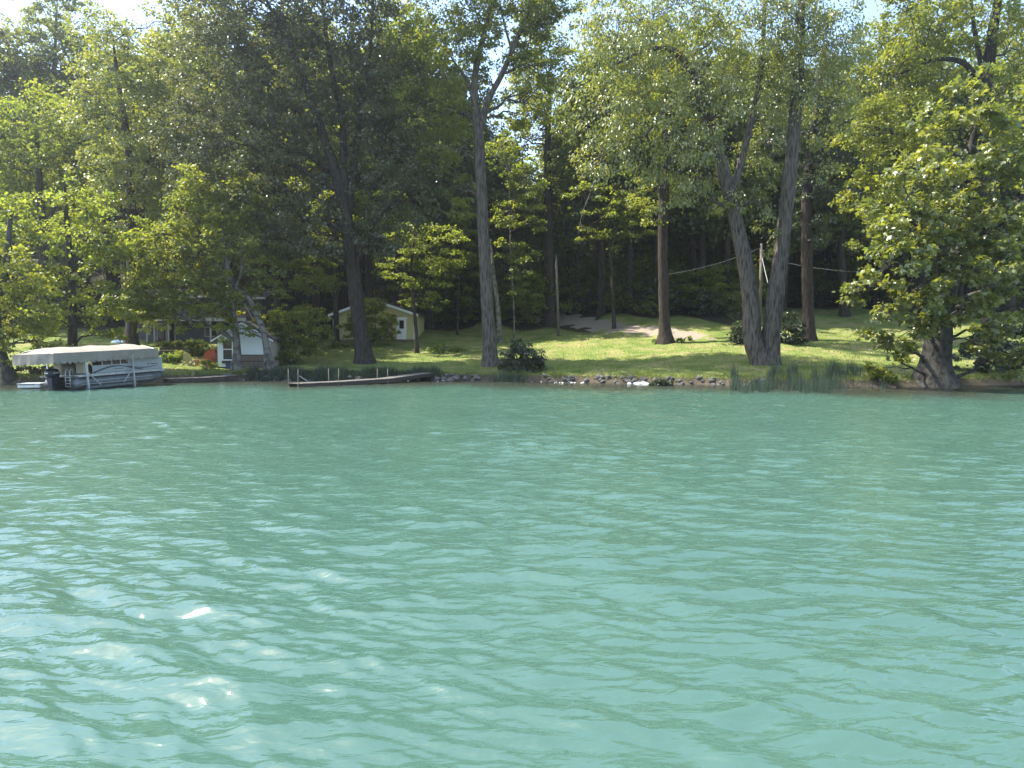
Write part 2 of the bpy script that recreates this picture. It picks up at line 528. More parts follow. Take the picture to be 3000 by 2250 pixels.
def make_tree(name, label, cat, base, trunks, blobs, leafm, bark, dens=1.0, leaf=0.17, shape=OVAL, group=None, seed=1,
              flat=0.5, csize=0.8, hang=0.0, twig=9, droop=0.35, tilt=0.75, shell=0.5, ridge=0.05, flare_amt=0.55, limbs=True, nseg=18):
    """TRUNKS: polylines of (x, y, z, radius) in world space, the first one from the ground; BLOBS: (centre, radii, weight)"""
    g = np.random.default_rng(seed)
    base = np.asarray(base, float)
    root = empty(name, base)
    tag(root, label, cat, group)
    sk_p, sk_r = [], []
    for i, tr in enumerate(trunks):
        tr = np.asarray(tr, float)
        p, r = resample(tr[:, :3], tr[:, 3], 0.35)
        if i == 0 or np.linalg.norm(p[0][:2] - base[:2]) < 1.5 and abs(p[0][2] - base[2]) < 0.8:
            p[0, 2] -= 0.35
            r = flare(p, r, flare_amt)
        sk_p.append(p)
        sk_r.append(r)
        rad_n = nseg if r[0] > 0.2 else 9
        v, f = tube_np(p - base, r, rad_n, ridge, seed + i)
        link('trunk' if i == 0 else ('stem' if p[0][2] < base[2] + 0.8 else 'limb'), mesh_np('trunk', v, f), bark, root)
    allp, allr = np.vstack(sk_p), np.concatenate(sk_r)
    area = sum(b[2] * math.pi * b[1][0] * b[1][2] for b in blobs)
    leaf = leaf * (1.32 if shape is not LOBE else 1.08)
    n_leaf = int(area * dens * LEAF_K * (0.23 / leaf) ** 1.6)
    C, O, Q, K = crown_points(blobs, n_leaf, g, flat, csize, hang=hang, shell=shell)
    keep = C[:, 2] > H(C[:, 0], C[:, 1]) + 0.05
    C, O, Q = C[keep], O[keep], Q[keep]
    v, f, rv = leaves(C - base, O, leaf, shape, Q, g, droop, tilt)
    link('crown', mesh_np('crown', v, f, smooth=False, attr={'rnd': rv}), leafm, root)
    # limbs from the nearest lower wood to each mass of leaves, twigs on to the clumps
    TV, TF, no = [], [], 0
    for (c, r, w), (kc, wt) in zip(blobs, K):
        c = np.asarray(c, float)
        dist = np.linalg.norm(allp - c, axis=1) + np.clip(allp[:, 2] - c[2] + 0.3 * np.linalg.norm(allp[:, :2] - c[:2], axis=1), 0, None) * 2.5
        dist = dist + np.where(allp[:, 2] < base[2] + 0.12 * (allp[:, 2].max() - base[2]), 2.0, 0)
        i = int(np.argmin(dist))
        a = allp[i]
        r0 = max(0.03, min(0.55 * allr[i], 0.022 * np.linalg.norm(c - a) + 0.03))
        lp = curve_pts(a, c, g, 0.08, 8, 0.25)
        lr = np.linspace(r0, 0.03, 8)
        if limbs and np.linalg.norm(c - a) > 0.8:
            v, f = tube_np(lp - base, lr, 7, 0.04, seed)
            TV.append(v); TF.append(f + no); no += len(v)
        pick = g.permutation(len(kc))[:int(twig * w + 0.5)]
        for k in pick:
            j = int(g.integers(3, 8))
            tp = curve_pts(lp[j], kc[k], g, 0.06, 5, 0.3)
            v, f = tube_np(tp - base, np.linspace(min(0.05, max(lr[j] * 0.7, 0.018)), 0.010, 5), 4)
            TV.append(v); TF.append(f + no); no += len(v)
    if TV:
        o = link('branch', mesh_np('branch', np.vstack(TV), np.vstack(TF)), bark, root)
        o['kind'] = 'stuff'
    return root

def children(o):
    return [c for c in o.children]

def copy_tree(o, parent=None):
    c = o.copy()
    COL.objects.link(c)
    c.parent = parent
    for ch in children(o):
        copy_tree(ch, c)
    return c

# ================================================================== SETTING: ground
def axis(segs):
    out = []
    for a, b, st in segs:
        out.append(np.arange(a, b, st))
    return np.concatenate(out + [[segs[-1][1]]])

gx = axis([(-420, -90, 12), (-90, -42, 1.6), (-42, 42, 0.45), (42, 90, 1.6), (90, 420, 12)])
gy = axis([(-160, 30, 10), (30, 40, 1.0), (40, 56, 0.22), (56, 92, 0.6), (92, 180, 2.0), (180, 700, 20)])
GX, GY = np.meshgrid(gx, gy)
GZ = H(GX, GY)
GZ += np.where(GY - shore(GX) > 0.4, rng.normal(size=GZ.shape) * 0.012, 0)
s_ = GY - shore(GX)
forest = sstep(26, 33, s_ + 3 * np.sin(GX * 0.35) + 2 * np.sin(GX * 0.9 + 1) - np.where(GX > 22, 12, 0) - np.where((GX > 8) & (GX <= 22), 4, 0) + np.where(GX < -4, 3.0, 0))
soil = sstep(1.0, 0.35, s_)
# dirt track climbing from the lawn into the wood
trk = [ground_at(2010, 985), ground_at(1900, 972), ground_at(1780, 960), ground_at(1710, 946), ground_at(1655, 935), ground_at(1600, 922)]
trk_xy = np.array([(p[0], p[1]) for p in trk])
def track_dist(X, Y):
    best = np.full(X.shape, 1e9)
    for (ax_, ay_), (bx_, by_) in zip(trk_xy[:-1], trk_xy[1:]):
        dx, dy = bx_ - ax_, by_ - ay_
        t = np.clip(((X - ax_) * dx + (Y - ay_) * dy) / (dx * dx + dy * dy + 1e-9), 0, 1)
        best = np.minimum(best, np.hypot(X - ax_ - t * dx, Y - ay_ - t * dy))
    return best
ny, nx = GX.shape
idx = np.arange(ny * nx).reshape(ny, nx)
gf = np.stack([idx[:-1, :-1], idx[:-1, 1:], idx[1:, 1:], idx[1:, :-1]], -1).reshape(-1, 4)
dirt = sstep(2.3, 0.9, track_dist(GX, GY) + 0.6 * np.sin(GX * 1.3 + GY * 0.7) + 0.5 * np.sin(GX * 2.9 - GY * 1.1) + 0.4 * np.sin(GY * 3.1))
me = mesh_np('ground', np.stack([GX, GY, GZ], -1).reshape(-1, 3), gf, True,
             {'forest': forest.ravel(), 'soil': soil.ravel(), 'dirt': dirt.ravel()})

def ground_mat():
    m, nt, out = new_mat('ground')
    b = N(nt, 'ShaderNodeBsdfPrincipled', Roughness=0.95)
    b.inputs['Specular IOR Level'].default_value = 0.1
    tc = N(nt, 'ShaderNodeTexCoord')
    n1 = N(nt, 'ShaderNodeTexNoise', Scale=0.55, Detail=5.0, Roughness=0.6)
    n2 = N(nt, 'ShaderNodeTexNoise', Scale=9.0, Detail=6.0, Roughness=0.7)
    for n in (n1, n2):
        nt.links.new(tc.outputs['Object'], n.inputs['Vector'])
    g1 = ramp(nt, [(0.32, (0.110, 0.170, 0.034)), (0.50, (0.190, 0.230, 0.066)), (0.60, (0.26, 0.255, 0.10)), (0.72, (0.27, 0.215, 0.125))], n1.outputs['Fac'])
    g2 = ramp(nt, [(0.3, (0.55, 0.55, 0.5)), (0.7, (1.25, 1.2, 1.2))], n2.outputs['Fac'])
    mul = N(nt, 'ShaderNodeMixRGB', blend_type='MULTIPLY')
    mul.inputs[0].default_value = 1
    nt.links.new(g1.outputs[0], mul.inputs[1])
    nt.links.new(g2.outputs[0], mul.inputs[2])
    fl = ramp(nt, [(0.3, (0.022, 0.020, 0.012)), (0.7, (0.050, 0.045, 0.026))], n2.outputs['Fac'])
    so = ramp(nt, [(0.3, (0.045, 0.036, 0.026)), (0.7, (0.11, 0.09, 0.065))], n2.outputs['Fac'])
    di = ramp(nt, [(0.3, (0.20, 0.15, 0.11)), (0.7, (0.34, 0.295, 0.23))], n2.outputs['Fac'])
    cur = mul.outputs[0]
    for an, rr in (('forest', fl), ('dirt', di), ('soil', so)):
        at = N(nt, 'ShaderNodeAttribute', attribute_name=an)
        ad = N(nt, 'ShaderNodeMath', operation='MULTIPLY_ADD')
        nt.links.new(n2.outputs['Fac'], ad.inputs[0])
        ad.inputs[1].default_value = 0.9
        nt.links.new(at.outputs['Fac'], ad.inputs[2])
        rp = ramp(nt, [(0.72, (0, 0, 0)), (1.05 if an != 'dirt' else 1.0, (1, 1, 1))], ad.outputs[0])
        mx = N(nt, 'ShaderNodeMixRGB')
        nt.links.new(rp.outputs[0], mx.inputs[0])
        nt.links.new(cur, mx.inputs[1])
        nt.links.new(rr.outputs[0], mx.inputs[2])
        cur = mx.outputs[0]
    nt.links.new(cur, b.inputs['Base Color'])
    bp = N(nt, 'ShaderNodeBump', Strength=0.7, Distance=0.06)
    nt.links.new(n2.outputs['Fac'], bp.inputs['Height'])
    nt.links.new(bp.outputs[0], b.inputs['Normal'])
    nt.links.new(b.outputs[0], out.inputs[0])
    return m
M['ground'] = ground_mat()
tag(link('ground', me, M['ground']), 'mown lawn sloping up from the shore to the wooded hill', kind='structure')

# ================================================================== SETTING: water
def build_water():
    rows, cols = 740, 560
    yv = 2.4 * (54.5 / 2.4) ** np.linspace(0, 1, rows)
    yv = np.concatenate([[-160, -60, -20, -8, -2, 1.0], yv])
    uu = np.linspace(-1, 1, cols)
    half = np.where(yv < 2.4, 8.0, 0.74 * yv + 6.2)
    X = uu[None] * half[:, None]
    Y = np.repeat(yv[:, None], cols, 1)
    # outer flanks reach far to both sides
    ex = np.array([14.0, 40.0, 110.0, 420.0])
    XL = X[:, :1] - ex[::-1][None]
    XR = X[:, -1:] + ex[None]
    X = np.hstack([XL, X, XR])
    Y = np.hstack([np.repeat(yv[:, None], 4, 1), Y, np.repeat(yv[:, None], 4, 1)])
    g = np.random.default_rng(21)
    n = 110
    lam = np.exp(g.uniform(math.log(0.11), math.log(1.35), n))
    th = np.radians(-104 + g.normal(size=n) * 24)
    ph = g.uniform(0, 6.283, n)
    slope = 0.030 * np.where(lam > 0.6, 0.68, 1.0) * g.uniform(0.6, 1.3, n)
    amp = slope * lam / 6.283
    dx = np.repeat((2 * half / cols)[:, None], X.shape[1], 1)
    dyr = np.gradient(yv)
    sp = np.maximum(dx, np.abs(dyr)[:, None])
    # gusts: patches of stronger and weaker ripple
    gust = 0.85 + 0.28 * np.sin(X * 0.33 + Y * 0.19 + 0.7) * np.sin(Y * 0.27 - X * 0.11) + 0.15 * np.sin(X * 0.9 + 1.3) * np.sin(Y * 0.8)
    Xw = X + 0.22 * np.sin(Y * 1.1 + X * 0.5) + 0.10 * np.sin(Y * 2.7 - X * 1.9)
    Yw = Y + 0.18 * np.sin(X * 0.8 + 0.3 * Y) + 0.07 * np.sin(X * 2.3 + Y * 1.4)
    Z = np.zeros_like(X)
    for i in range(n):
        k = 6.283 / lam[i]
        fade = np.clip((lam[i] / sp - 1.9) / 2.2, 0, 1)
        t = k * (Xw * math.cos(th[i]) + Yw * math.sin(th[i])) + ph[i]
        gu = gust if lam[i] < 1.2 else 1.0
        # sharper crests than troughs
        Z += amp[i] * fade * gu * (np.cos(t) + 0.22 * np.cos(2 * t))
    s = Y - shore(X)
    calm = 0.25 + 0.75 * sstep(-0.5, -7.0, s)
    edge = np.abs(X) > (half[:, None] + 0.1)
    Z = Z * calm * np.where(edge, 0, 1) * np.where(Y < 2.0, 0, 1)
    depth = sstep(-2.5, -15.0, s + 1.2 * np.sin(X * 0.4) + 0.7 * np.sin(X * 1.1 + 2))  # shallows mask, widened so the band also paints the bank's dark reflection
    r, c = X.shape
    idx = np.arange(r * c).reshape(r, c)
    f = np.stack([idx[:-1, :-1], idx[:-1, 1:], idx[1:, 1:], idx[1:, :-1]], -1).reshape(-1, 4)
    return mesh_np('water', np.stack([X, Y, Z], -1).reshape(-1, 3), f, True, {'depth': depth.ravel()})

def water_mat():
    m, nt, out = new_mat('lake_water')
    tc = N(nt, 'ShaderNodeTexCoord')
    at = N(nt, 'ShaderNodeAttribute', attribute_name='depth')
    n1 = N(nt, 'ShaderNodeTexNoise', Scale=0.22, Detail=3.0, Roughness=0.55)
    nt.links.new(tc.outputs['Object'], n1.inputs['Vector'])
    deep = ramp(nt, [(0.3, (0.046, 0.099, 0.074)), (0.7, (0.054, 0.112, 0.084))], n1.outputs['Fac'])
    shal_reflect = N(nt, 'ShaderNodeRGB')
    shal_reflect.outputs[0].default_value = (0.034, 0.036, 0.026, 1)  # brown shallows, darkened to stand in for the tree reflection as well
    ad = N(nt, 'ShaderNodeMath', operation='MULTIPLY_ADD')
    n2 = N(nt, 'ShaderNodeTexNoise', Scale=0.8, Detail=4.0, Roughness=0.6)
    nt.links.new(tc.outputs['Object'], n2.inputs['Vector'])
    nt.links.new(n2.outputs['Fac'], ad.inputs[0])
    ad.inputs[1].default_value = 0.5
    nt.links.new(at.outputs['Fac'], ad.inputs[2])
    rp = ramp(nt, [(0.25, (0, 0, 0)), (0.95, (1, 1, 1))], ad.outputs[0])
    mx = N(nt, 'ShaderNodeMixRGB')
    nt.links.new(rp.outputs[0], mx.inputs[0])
    nt.links.new(shal_reflect.outputs[0], mx.inputs[1])
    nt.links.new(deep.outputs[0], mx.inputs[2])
    # light welling up from the milky water does not follow the ripples: mostly level normal
    geo = N(nt, 'ShaderNodeNewGeometry')
    up = N(nt, 'ShaderNodeVectorMath', operation='ADD')
    nt.links.new(geo.outputs['Normal'], up.inputs[0])
    up.inputs[1].default_value = (0, 0, 1.4)
    nrm = N(nt, 'ShaderNodeVectorMath', operation='NORMALIZE')
    nt.links.new(up.outputs[0], nrm.inputs[0])
    d = N(nt, 'ShaderNodeBsdfDiffuse')
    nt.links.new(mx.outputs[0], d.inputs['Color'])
    nt.links.new(nrm.outputs[0], d.inputs['Normal'])
    # ripples finer than the mesh
    mp = N(nt, 'ShaderNodeMapping')
    mp.inputs['Scale'].default_value = (1.0, 2.3, 1)
    mp.inputs['Rotation'].default_value = (0, 0, 0.15)
    nt.links.new(tc.outputs['Object'], mp.inputs[0])
    w1 = N(nt, 'ShaderNodeTexNoise', Scale=4.2, Detail=2.5, Roughness=0.5, Distortion=0.5)
    nt.links.new(mp.outputs[0], w1.inputs['Vector'])
    bp = N(nt, 'ShaderNodeBump', Strength=1.0, Distance=0.022)
    nt.links.new(w1.outputs['Fac'], bp.inputs['Height'])
    gl = N(nt, 'ShaderNodeBsdfGlossy', Roughness=0.012)
    gl.inputs['Color'].default_value = (1, 1, 1, 1)
    nt.links.new(bp.outputs[0], gl.inputs['Normal'])
    fr = N(nt, 'ShaderNodeFresnel', IOR=1.60)
    nt.links.new(bp.outputs[0], fr.inputs['Normal'])
    ms = N(nt, 'ShaderNodeMixShader')
    mn = N(nt, 'ShaderNodeMath', operation='MINIMUM')      # ripples too fine to model keep the grazing mirror from closing up
    nt.links.new(fr.outputs[0], mn.inputs[0])
    mn.inputs[1].default_value = 0.46
    nt.links.new(mn.outputs[0], ms.inputs[0])
    nt.links.new(d.outputs[0], ms.inputs[1])
    nt.links.new(gl.outputs[0], ms.inputs[2])
    nt.links.new(ms.outputs[0], out.inputs[0])
    return m
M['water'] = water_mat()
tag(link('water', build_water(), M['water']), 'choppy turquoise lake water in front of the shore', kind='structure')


# ================================================================== HAZE: added volume imitating veiling lens glare
def glare_haze_box():
    m, nt, out = new_mat('haze')
    v = N(nt, 'ShaderNodeVolumePrincipled')
    v.inputs['Color'].default_value = (0.90, 0.95, 1.0, 1)
    v.inputs['Density'].default_value = 0.00054
    v.inputs['Anisotropy'].default_value = 0.72
    nt.links.new(v.outputs[0], out.inputs['Volume'])
    b = MB().box((0, 270, 36), (870, 890, 82))
    return tag(b.build('haze', m), 'thin bluish haze added to imitate lens glare', kind='stuff')
glare_haze_box()
# ================================================================== TREES along the shore
def B(px, py, Y, rx, ry, rz=3.0, w=1.0):
    return (P(px, py, Y), (rx * Y / FPX, rz, ry * Y / FPX), w)

def T(Y, pts, first_on_ground=False):
    out = []
    for p in pts:
        dY = p[3] if len(p) > 3 else 0.0
        q = P(p[0], p[1], Y + dY)
        out.append((q[0], q[1], q[2], p[2]))
    return out

def tree(name, label, cat, bpx, bpy_, trunks, blobs, leafm, bark, **kw):
    """trunks and blobs carry depth offsets from the depth of the trunk's foot"""
    g = ground_at(bpx, bpy_) if 'Y' not in kw else None
    if g is None:
        Y = kw.pop('Y')
        q = P(bpx, bpy_, Y)
        g = on_ground(q[0], Y)
    Y = g[1]
    tr = [T(Y, t) for t in trunks]
    t0 = list(tr[0][0])
    t0[0], t0[1], t0[2] = g[0], g[1], g[2]
    tr[0][0] = tuple(t0)
    bl = [B(b[0], b[1], Y + b[2], b[3], b[4], b[5] if len(b) > 5 else 3.0, b[6] if len(b) > 6 else 1.0) for b in blobs]
    return make_tree(name, label, cat, g, tr, bl, leafm, bark, **kw)

FRONT = 'tall trees standing on the lawn'
# --- dark forked tree left of centre
tree('tree', 'massive dark shade tree with blackish trunk forking three ways, right of the bushy shrub', 'tree', 1068, 1063,
     [[(1068, 1063, .62), (1060, 1000, .58), (1050, 930, .55), (1030, 760, .50), (1012, 620, .46), (990, 530, .42), (945, 390, .32, -.4), (890, 230, .24, -.6), (825, 90, .16, -.6), (760, -40, .08)],
      [(1008, 600, .34), (1006, 470, .27), (1003, 350, .24), (978, 240, .20), (958, 120, .14), (940, -40, .08)],
      [(1018, 640, .30), (1040, 470, .24, .5), (1058, 310, .20, .8), (1085, 140, .14, 1.0), (1095, -20, .08, 1.0)],
      [(1036, 790, .22), (1090, 660, .18, -.5), (1150, 590, .13, -1.0), (1215, 540, .07, -1.4)]],
     [(640, 190, -1, 150, 190, 4), (770, 40, 0, 170, 140, 4), (950, 30, 0, 170, 140, 4), (1110, 130, .5, 130, 160, 3.5), (690, 400, -1, 160, 150, 4),
      (830, 280, -1, 130, 130, 4), (810, 560, -1.5, 160, 120, 4), (990, 400, 1.5, 130, 140, 3.5), (1150, 380, 0, 120, 150, 3.5), (1180, 570, -.5, 110, 110, 3),
      (930, 680, -1.5, 120, 80, 3), (760, 690, -1.5, 130, 80, 3), (620, 560, -1, 110, 120, 3), (1110, 700, -1, 80, 60, 2),
      (860, 150, 1.5, 140, 120, 4), (1040, 260, 1.5, 110, 120, 3.5), (1200, 250, .5, 90, 120, 3), (560, 420, -.5, 100, 110, 3), (800, -190, 0, 220, 140, 5), (1020, -180, 0, 180, 130, 5), (620, -30, 0, 120, 120, 4)],
     M['leaf_dark'], M['bark_dark'], dens=1.05, leaf=.155, seed=11, group=FRONT, ridge=.06, flare_amt=.75, twig=12)

# --- straight tree in the centre
tree('tree', 'tall slender grey tree forking high up, beside the round waterside bush', 'tree', 1438, 1072,
     [[(1438, 1072, .52), (1434, 1000, .48), (1428, 900, .45), (1417, 700, .42), (1409, 520, .39), (1402, 390, .37), (1390, 280, .25), (1398, 180, .22), (1428, 60, .16), (1452, -80, .10)],
      [(1404, 400, .26), (1428, 300, .22), (1472, 215, .20), (1512, 120, .17), (1556, 10, .13), (1590, -120, .08)],
      [(1395, 330, .14), (1370, 240, .12), (1330, 180, .08), (1290, 110, .05)],
      [(1500, 150, .10), (1480, 80, .08), (1465, 10, .05)]],
     [(1295, 140, 0, 110, 140, 3.5), (1240, 300, 0, 90, 110, 3), (1340, 20, 0, 140, 110, 4), (1470, -90, 0, 190, 90, 4), (1630, -20, 0, 90, 80, 3), (1325, 330, .5, 70, 80, 2.5),
      (1280, 430, 0, 80, 70, 2.5, .8), (1420, 130, .8, 60, 110, 2, .6), (1390, 60, -1, 80, 90, 2.2, .8), (1440, 250, 1.5, 60, 80, 1.6, .6), (1210, 150, 1, 90, 110, 3), (1545, 200, 1, 50, 80, 2, .5), (1355, 560, .8, 55, 80, 1.6, .7), (1300, -180, 0, 190, 110, 4), (1560, -190, 0, 150, 90, 4), (1590, 190, 1, 45, 40, 2, .8), (1520, 330, 1.2, 40, 50, 1.5, .7), (1590, 20, 0, 50, 50, 2.2), (1560, 90, .5, 50, 50, 2, .9), (1500, 190, .8, 40, 50, 1.6, .8), (1470, 40, .8, 40, 60, 1.6, .8), (1525, 40, 1.2, 55, 60, 2, 1.2), (1620, 70, .8, 55, 60, 2, 1.2), (1585, 290, 1.5, 50, 60, 2, 1.1), (1540, 140, 2, 50, 60, 2, 1.1)],
     M['leaf_mid'], M['bark_grey'], dens=.95, leaf=.15, seed=12, group=FRONT, twig=11, ridge=.05, flare_amt=.6)

# --- big twin-stemmed tree
tree('tree', 'huge furrowed grey tree splitting near the ground into two V-shaped stems', 'tree', 2237, 1066,
     [[(2212, 1066, .66), (2206, 1000, .62), (2200, 900, .57), (2184, 780, .52), (2150, 620, .46), (2113, 480, .43), (2062, 310, .38), (2022, 200, .28, -.5), (1965, 145, .20, -1), (1885, 150, .13, -1.5), (1800, 190, .07, -2)],
      [(2252, 1072, .66), (2258, 1000, .62), (2268, 900, .58), (2292, 720, .48), (2313, 520, .46), (2334, 290, .40), (2345, 110, .28), (2352, -80, .15)],
      [(2140, 590, .26), (2190, 400, .22, .5), (2228, 220, .17, .8), (2240, 0, .12, .8), (2240, -120, .06, .8)],
      [(2070, 330, .20), (2000, 300, .16, -1), (1940, 330, .11, -1.6), (1890, 400, .06, -2)],
      [(2100, 430, .16), (2040, 420, .12, -1), (1980, 450, .08, -1.4)]],
     [(1800, 130, -2, 150, 130, 4), (1910, 30, -2, 190, 120, 4), (1745, 320, -2, 110, 110, 3.2), (1870, 300, -2, 130, 130, 3.5), (1990, 420, -2, 110, 90, 3),
      (1850, 450, -2.5, 120, 80, 2.6), (1985, 540, -2, 80, 60, 2), (1740, 470, -2, 60, 70, 2, .7), (2080, 130, -1, 150, 140, 4), (2230, 60, 0, 160, 140, 4), (2390, 80, 0, 130, 140, 4),
      (2270, 250, 1, 110, 100, 2.4), (2425, 290, 1, 80, 120, 2.6), (2250, 430, 1.6, 70, 100, 1.6, .8), (2215, 590, -.9, 75, 60, 1.0, .9), (2250, 690, .9, 55, 50, 1.2, .7),
      (2160, 260, -1, 90, 90, 2.2, .8), (2090, 330, -1.8, 80, 80, 1.8), (2340, 200, -1.2, 90, 110, 2), (2330, 40, -1.2, 110, 100, 2.4), (2050, 210, -2, 90, 80, 2), (2460, 130, -.5, 80, 100, 3), (2000, -120, 0, 200, 110, 4.5), (2250, -130, 0, 180, 110, 4.5), (2100, 520, 1.5, 80, 90, 2, .6), (2400, 480, 1, 40, 80, 1.6, .6)],
     M['leaf_willow'], M['bark_grey'], dens=1.0, leaf=.17, shape=LONG, seed=13, group=FRONT, hang=.45, droop=.9, twig=12, ridge=.06, flare_amt=.45, nseg=22)

# --- plane tree on the right bank, leaning over the water
tree('tree', 'broad pale-barked plane tree with big lobed leaves overhanging the water at the right bank', 'tree', 2735, 1116,
     [[(2732, 1116, .92), (2740, 1060, .80), (2752, 980, .70), (2764, 900, .60), (2800, 760, .50, -.6), (2870, 670, .40, -1.5), (2950, 610, .32, -2.2), (3060, 560, .2, -2.8)],
      [(2775, 850, .34), (2740, 740, .26, -1.4), (2690, 660, .18, -2.4), (2600, 600, .10, -3.2)],
      [(2790, 790, .30), (2830, 600, .26, -1.5), (2850, 420, .20, -2.6), (2900, 260, .12, -3.4)],
      [(2950, 612, .20, -2.2), (2942, 580, .15, -2.6), (2930, 520, .10, -3)],
      [(2760, 930, .20), (2690, 880, .14, -1.6), (2600, 850, .09, -2.8), (2540, 840, .05, -3.2)],
      [(2765, 900, .20), (2860, 860, .14, -1.6), (2950, 840, .09, -2.8)]],
     [(2810, 400, -4, 130, 120, 2.6), (2920, 290, -4, 110, 100, 2.4), (2985, 430, -4, 110, 150, 2.6), (2700, 540, -4, 120, 100, 2.5), (2640, 680, -4, 130, 85, 2.4),
      (2800, 620, -3.5, 120, 110, 2.5), (2950, 650, -4, 100, 110, 2.4), (2760, 750, -4, 130, 80, 2.2), (2900, 790, -4, 120, 80, 2.2), (2700, 850, -3.6, 100, 60, 2), (2560, 830, -3.6, 65, 50, 1.6),
      (2830, 890, -3.2, 110, 50, 1.6), (2660, 900, -3.6, 110, 55, 2), (2730, 945, -3.2, 80, 40, 1.6), (2520, 860, -3.6, 40, 34, 1.2), (2930, 960, -2, 90, 60, 2), (2985, 1040, -1, 70, 50, 1.8), (2880, 1000, -1.5, 50, 40, 1.4), (2600, 760, -4, 90, 60, 2), (2640, 1060, -2, 50, 28, 1), (2590, 1005, -2.5, 80, 42, 1.3), (2660, 960, -3, 80, 45, 1.4), (3050, 560, -3, 120, 200, 3), (2850, 240, -4, 40, 60, 1.2), (2960, 900, -3, 80, 50, 1.6)],
     M['leaf_plane'], M['bark_plane'], dens=1.0, leaf=.26, shape=LOBE, seed=14, group=FRONT, csize=.8, twig=12, droop=.5, tilt=.6, flare_amt=.6, ridge=.05, nseg=22)

# --- tall tree behind the plane tree
tree('tree', 'tall spreading tree behind the plane tree, its dark trunk showing in the top right corner', 'tree', 2905, 1040,
     [[(2905, 1040, .70), (2902, 800, .62), (2895, 500, .56), (2890, 280, .50), (2905, 120, .40), (2935, -60, .22)],
      [(2888, 290, .24), (2830, 190, .20, -.8), (2740, 175, .14, -1.4), (2640, 215, .08, -1.8)],
      [(2892, 260, .22), (2860, 120, .18), (2840, -30, .10)]],
     [(2610, 230, -1.5, 130, 110, 3.4), (2560, 370, -1.5, 100, 100, 3), (2700, 100, -1, 140, 110, 4), (2850, 30, -1, 150, 110, 4), (2990, 150, 0, 120, 160, 4), (2750, 310, -1.5, 120, 100, 3.2),
      (2640, 470, -1.5, 110, 85, 3), (2550, 560, -1, 80, 90, 2.6), (2560, 700, 0, 60, 90, 2.2, .7), (2960, 320, 1, 100, 110, 3), (2800, -110, 0, 220, 100, 5), (2570, 120, 0, 60, 60, 2.2, .8), (2620, 0, 0, 70, 60, 2.6), (2680, 600, 1, 110, 100, 3)],
     M['leaf_mid'], M['bark_dark'], dens=1.0, leaf=.16, seed=15, group=FRONT, hang=.2, twig=11, droop=.6)

# --- shaded trunks on the lawn
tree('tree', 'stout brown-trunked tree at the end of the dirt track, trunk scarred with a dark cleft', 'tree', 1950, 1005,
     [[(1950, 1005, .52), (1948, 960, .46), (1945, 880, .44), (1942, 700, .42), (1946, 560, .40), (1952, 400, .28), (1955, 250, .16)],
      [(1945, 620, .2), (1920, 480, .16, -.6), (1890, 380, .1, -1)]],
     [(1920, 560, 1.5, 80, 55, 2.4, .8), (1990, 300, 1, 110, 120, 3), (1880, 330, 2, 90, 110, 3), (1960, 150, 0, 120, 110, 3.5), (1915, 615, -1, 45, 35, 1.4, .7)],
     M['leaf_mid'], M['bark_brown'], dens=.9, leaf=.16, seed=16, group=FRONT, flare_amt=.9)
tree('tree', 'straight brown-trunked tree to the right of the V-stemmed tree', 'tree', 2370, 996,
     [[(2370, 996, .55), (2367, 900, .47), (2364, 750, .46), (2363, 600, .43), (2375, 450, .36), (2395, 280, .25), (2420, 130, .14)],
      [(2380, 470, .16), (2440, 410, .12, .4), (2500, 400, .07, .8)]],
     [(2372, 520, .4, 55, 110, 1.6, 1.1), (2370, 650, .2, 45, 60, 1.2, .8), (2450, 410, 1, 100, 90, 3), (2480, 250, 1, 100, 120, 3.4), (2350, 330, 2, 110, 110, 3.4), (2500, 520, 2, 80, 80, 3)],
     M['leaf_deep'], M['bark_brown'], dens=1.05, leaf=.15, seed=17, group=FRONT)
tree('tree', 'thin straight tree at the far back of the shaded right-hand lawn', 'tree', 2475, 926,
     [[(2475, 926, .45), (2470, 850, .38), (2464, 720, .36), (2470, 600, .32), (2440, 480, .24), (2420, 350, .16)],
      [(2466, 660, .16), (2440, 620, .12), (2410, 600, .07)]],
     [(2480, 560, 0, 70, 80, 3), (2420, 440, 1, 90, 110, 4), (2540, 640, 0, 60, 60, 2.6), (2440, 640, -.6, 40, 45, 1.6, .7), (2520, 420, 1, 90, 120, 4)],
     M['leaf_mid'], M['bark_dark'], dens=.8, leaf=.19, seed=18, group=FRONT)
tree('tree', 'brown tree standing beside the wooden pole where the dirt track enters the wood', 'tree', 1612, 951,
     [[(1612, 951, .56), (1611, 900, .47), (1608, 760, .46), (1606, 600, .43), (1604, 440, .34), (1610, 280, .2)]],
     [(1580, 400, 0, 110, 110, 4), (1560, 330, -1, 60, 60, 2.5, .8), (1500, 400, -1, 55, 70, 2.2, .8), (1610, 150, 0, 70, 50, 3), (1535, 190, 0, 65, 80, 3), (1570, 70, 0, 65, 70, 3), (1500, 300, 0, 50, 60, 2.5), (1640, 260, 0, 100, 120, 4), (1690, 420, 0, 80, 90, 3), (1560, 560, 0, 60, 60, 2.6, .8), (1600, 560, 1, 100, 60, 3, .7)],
     M['leaf_mid'], M['bark_brown'], dens=.85, leaf=.19, seed=19, group=FRONT)
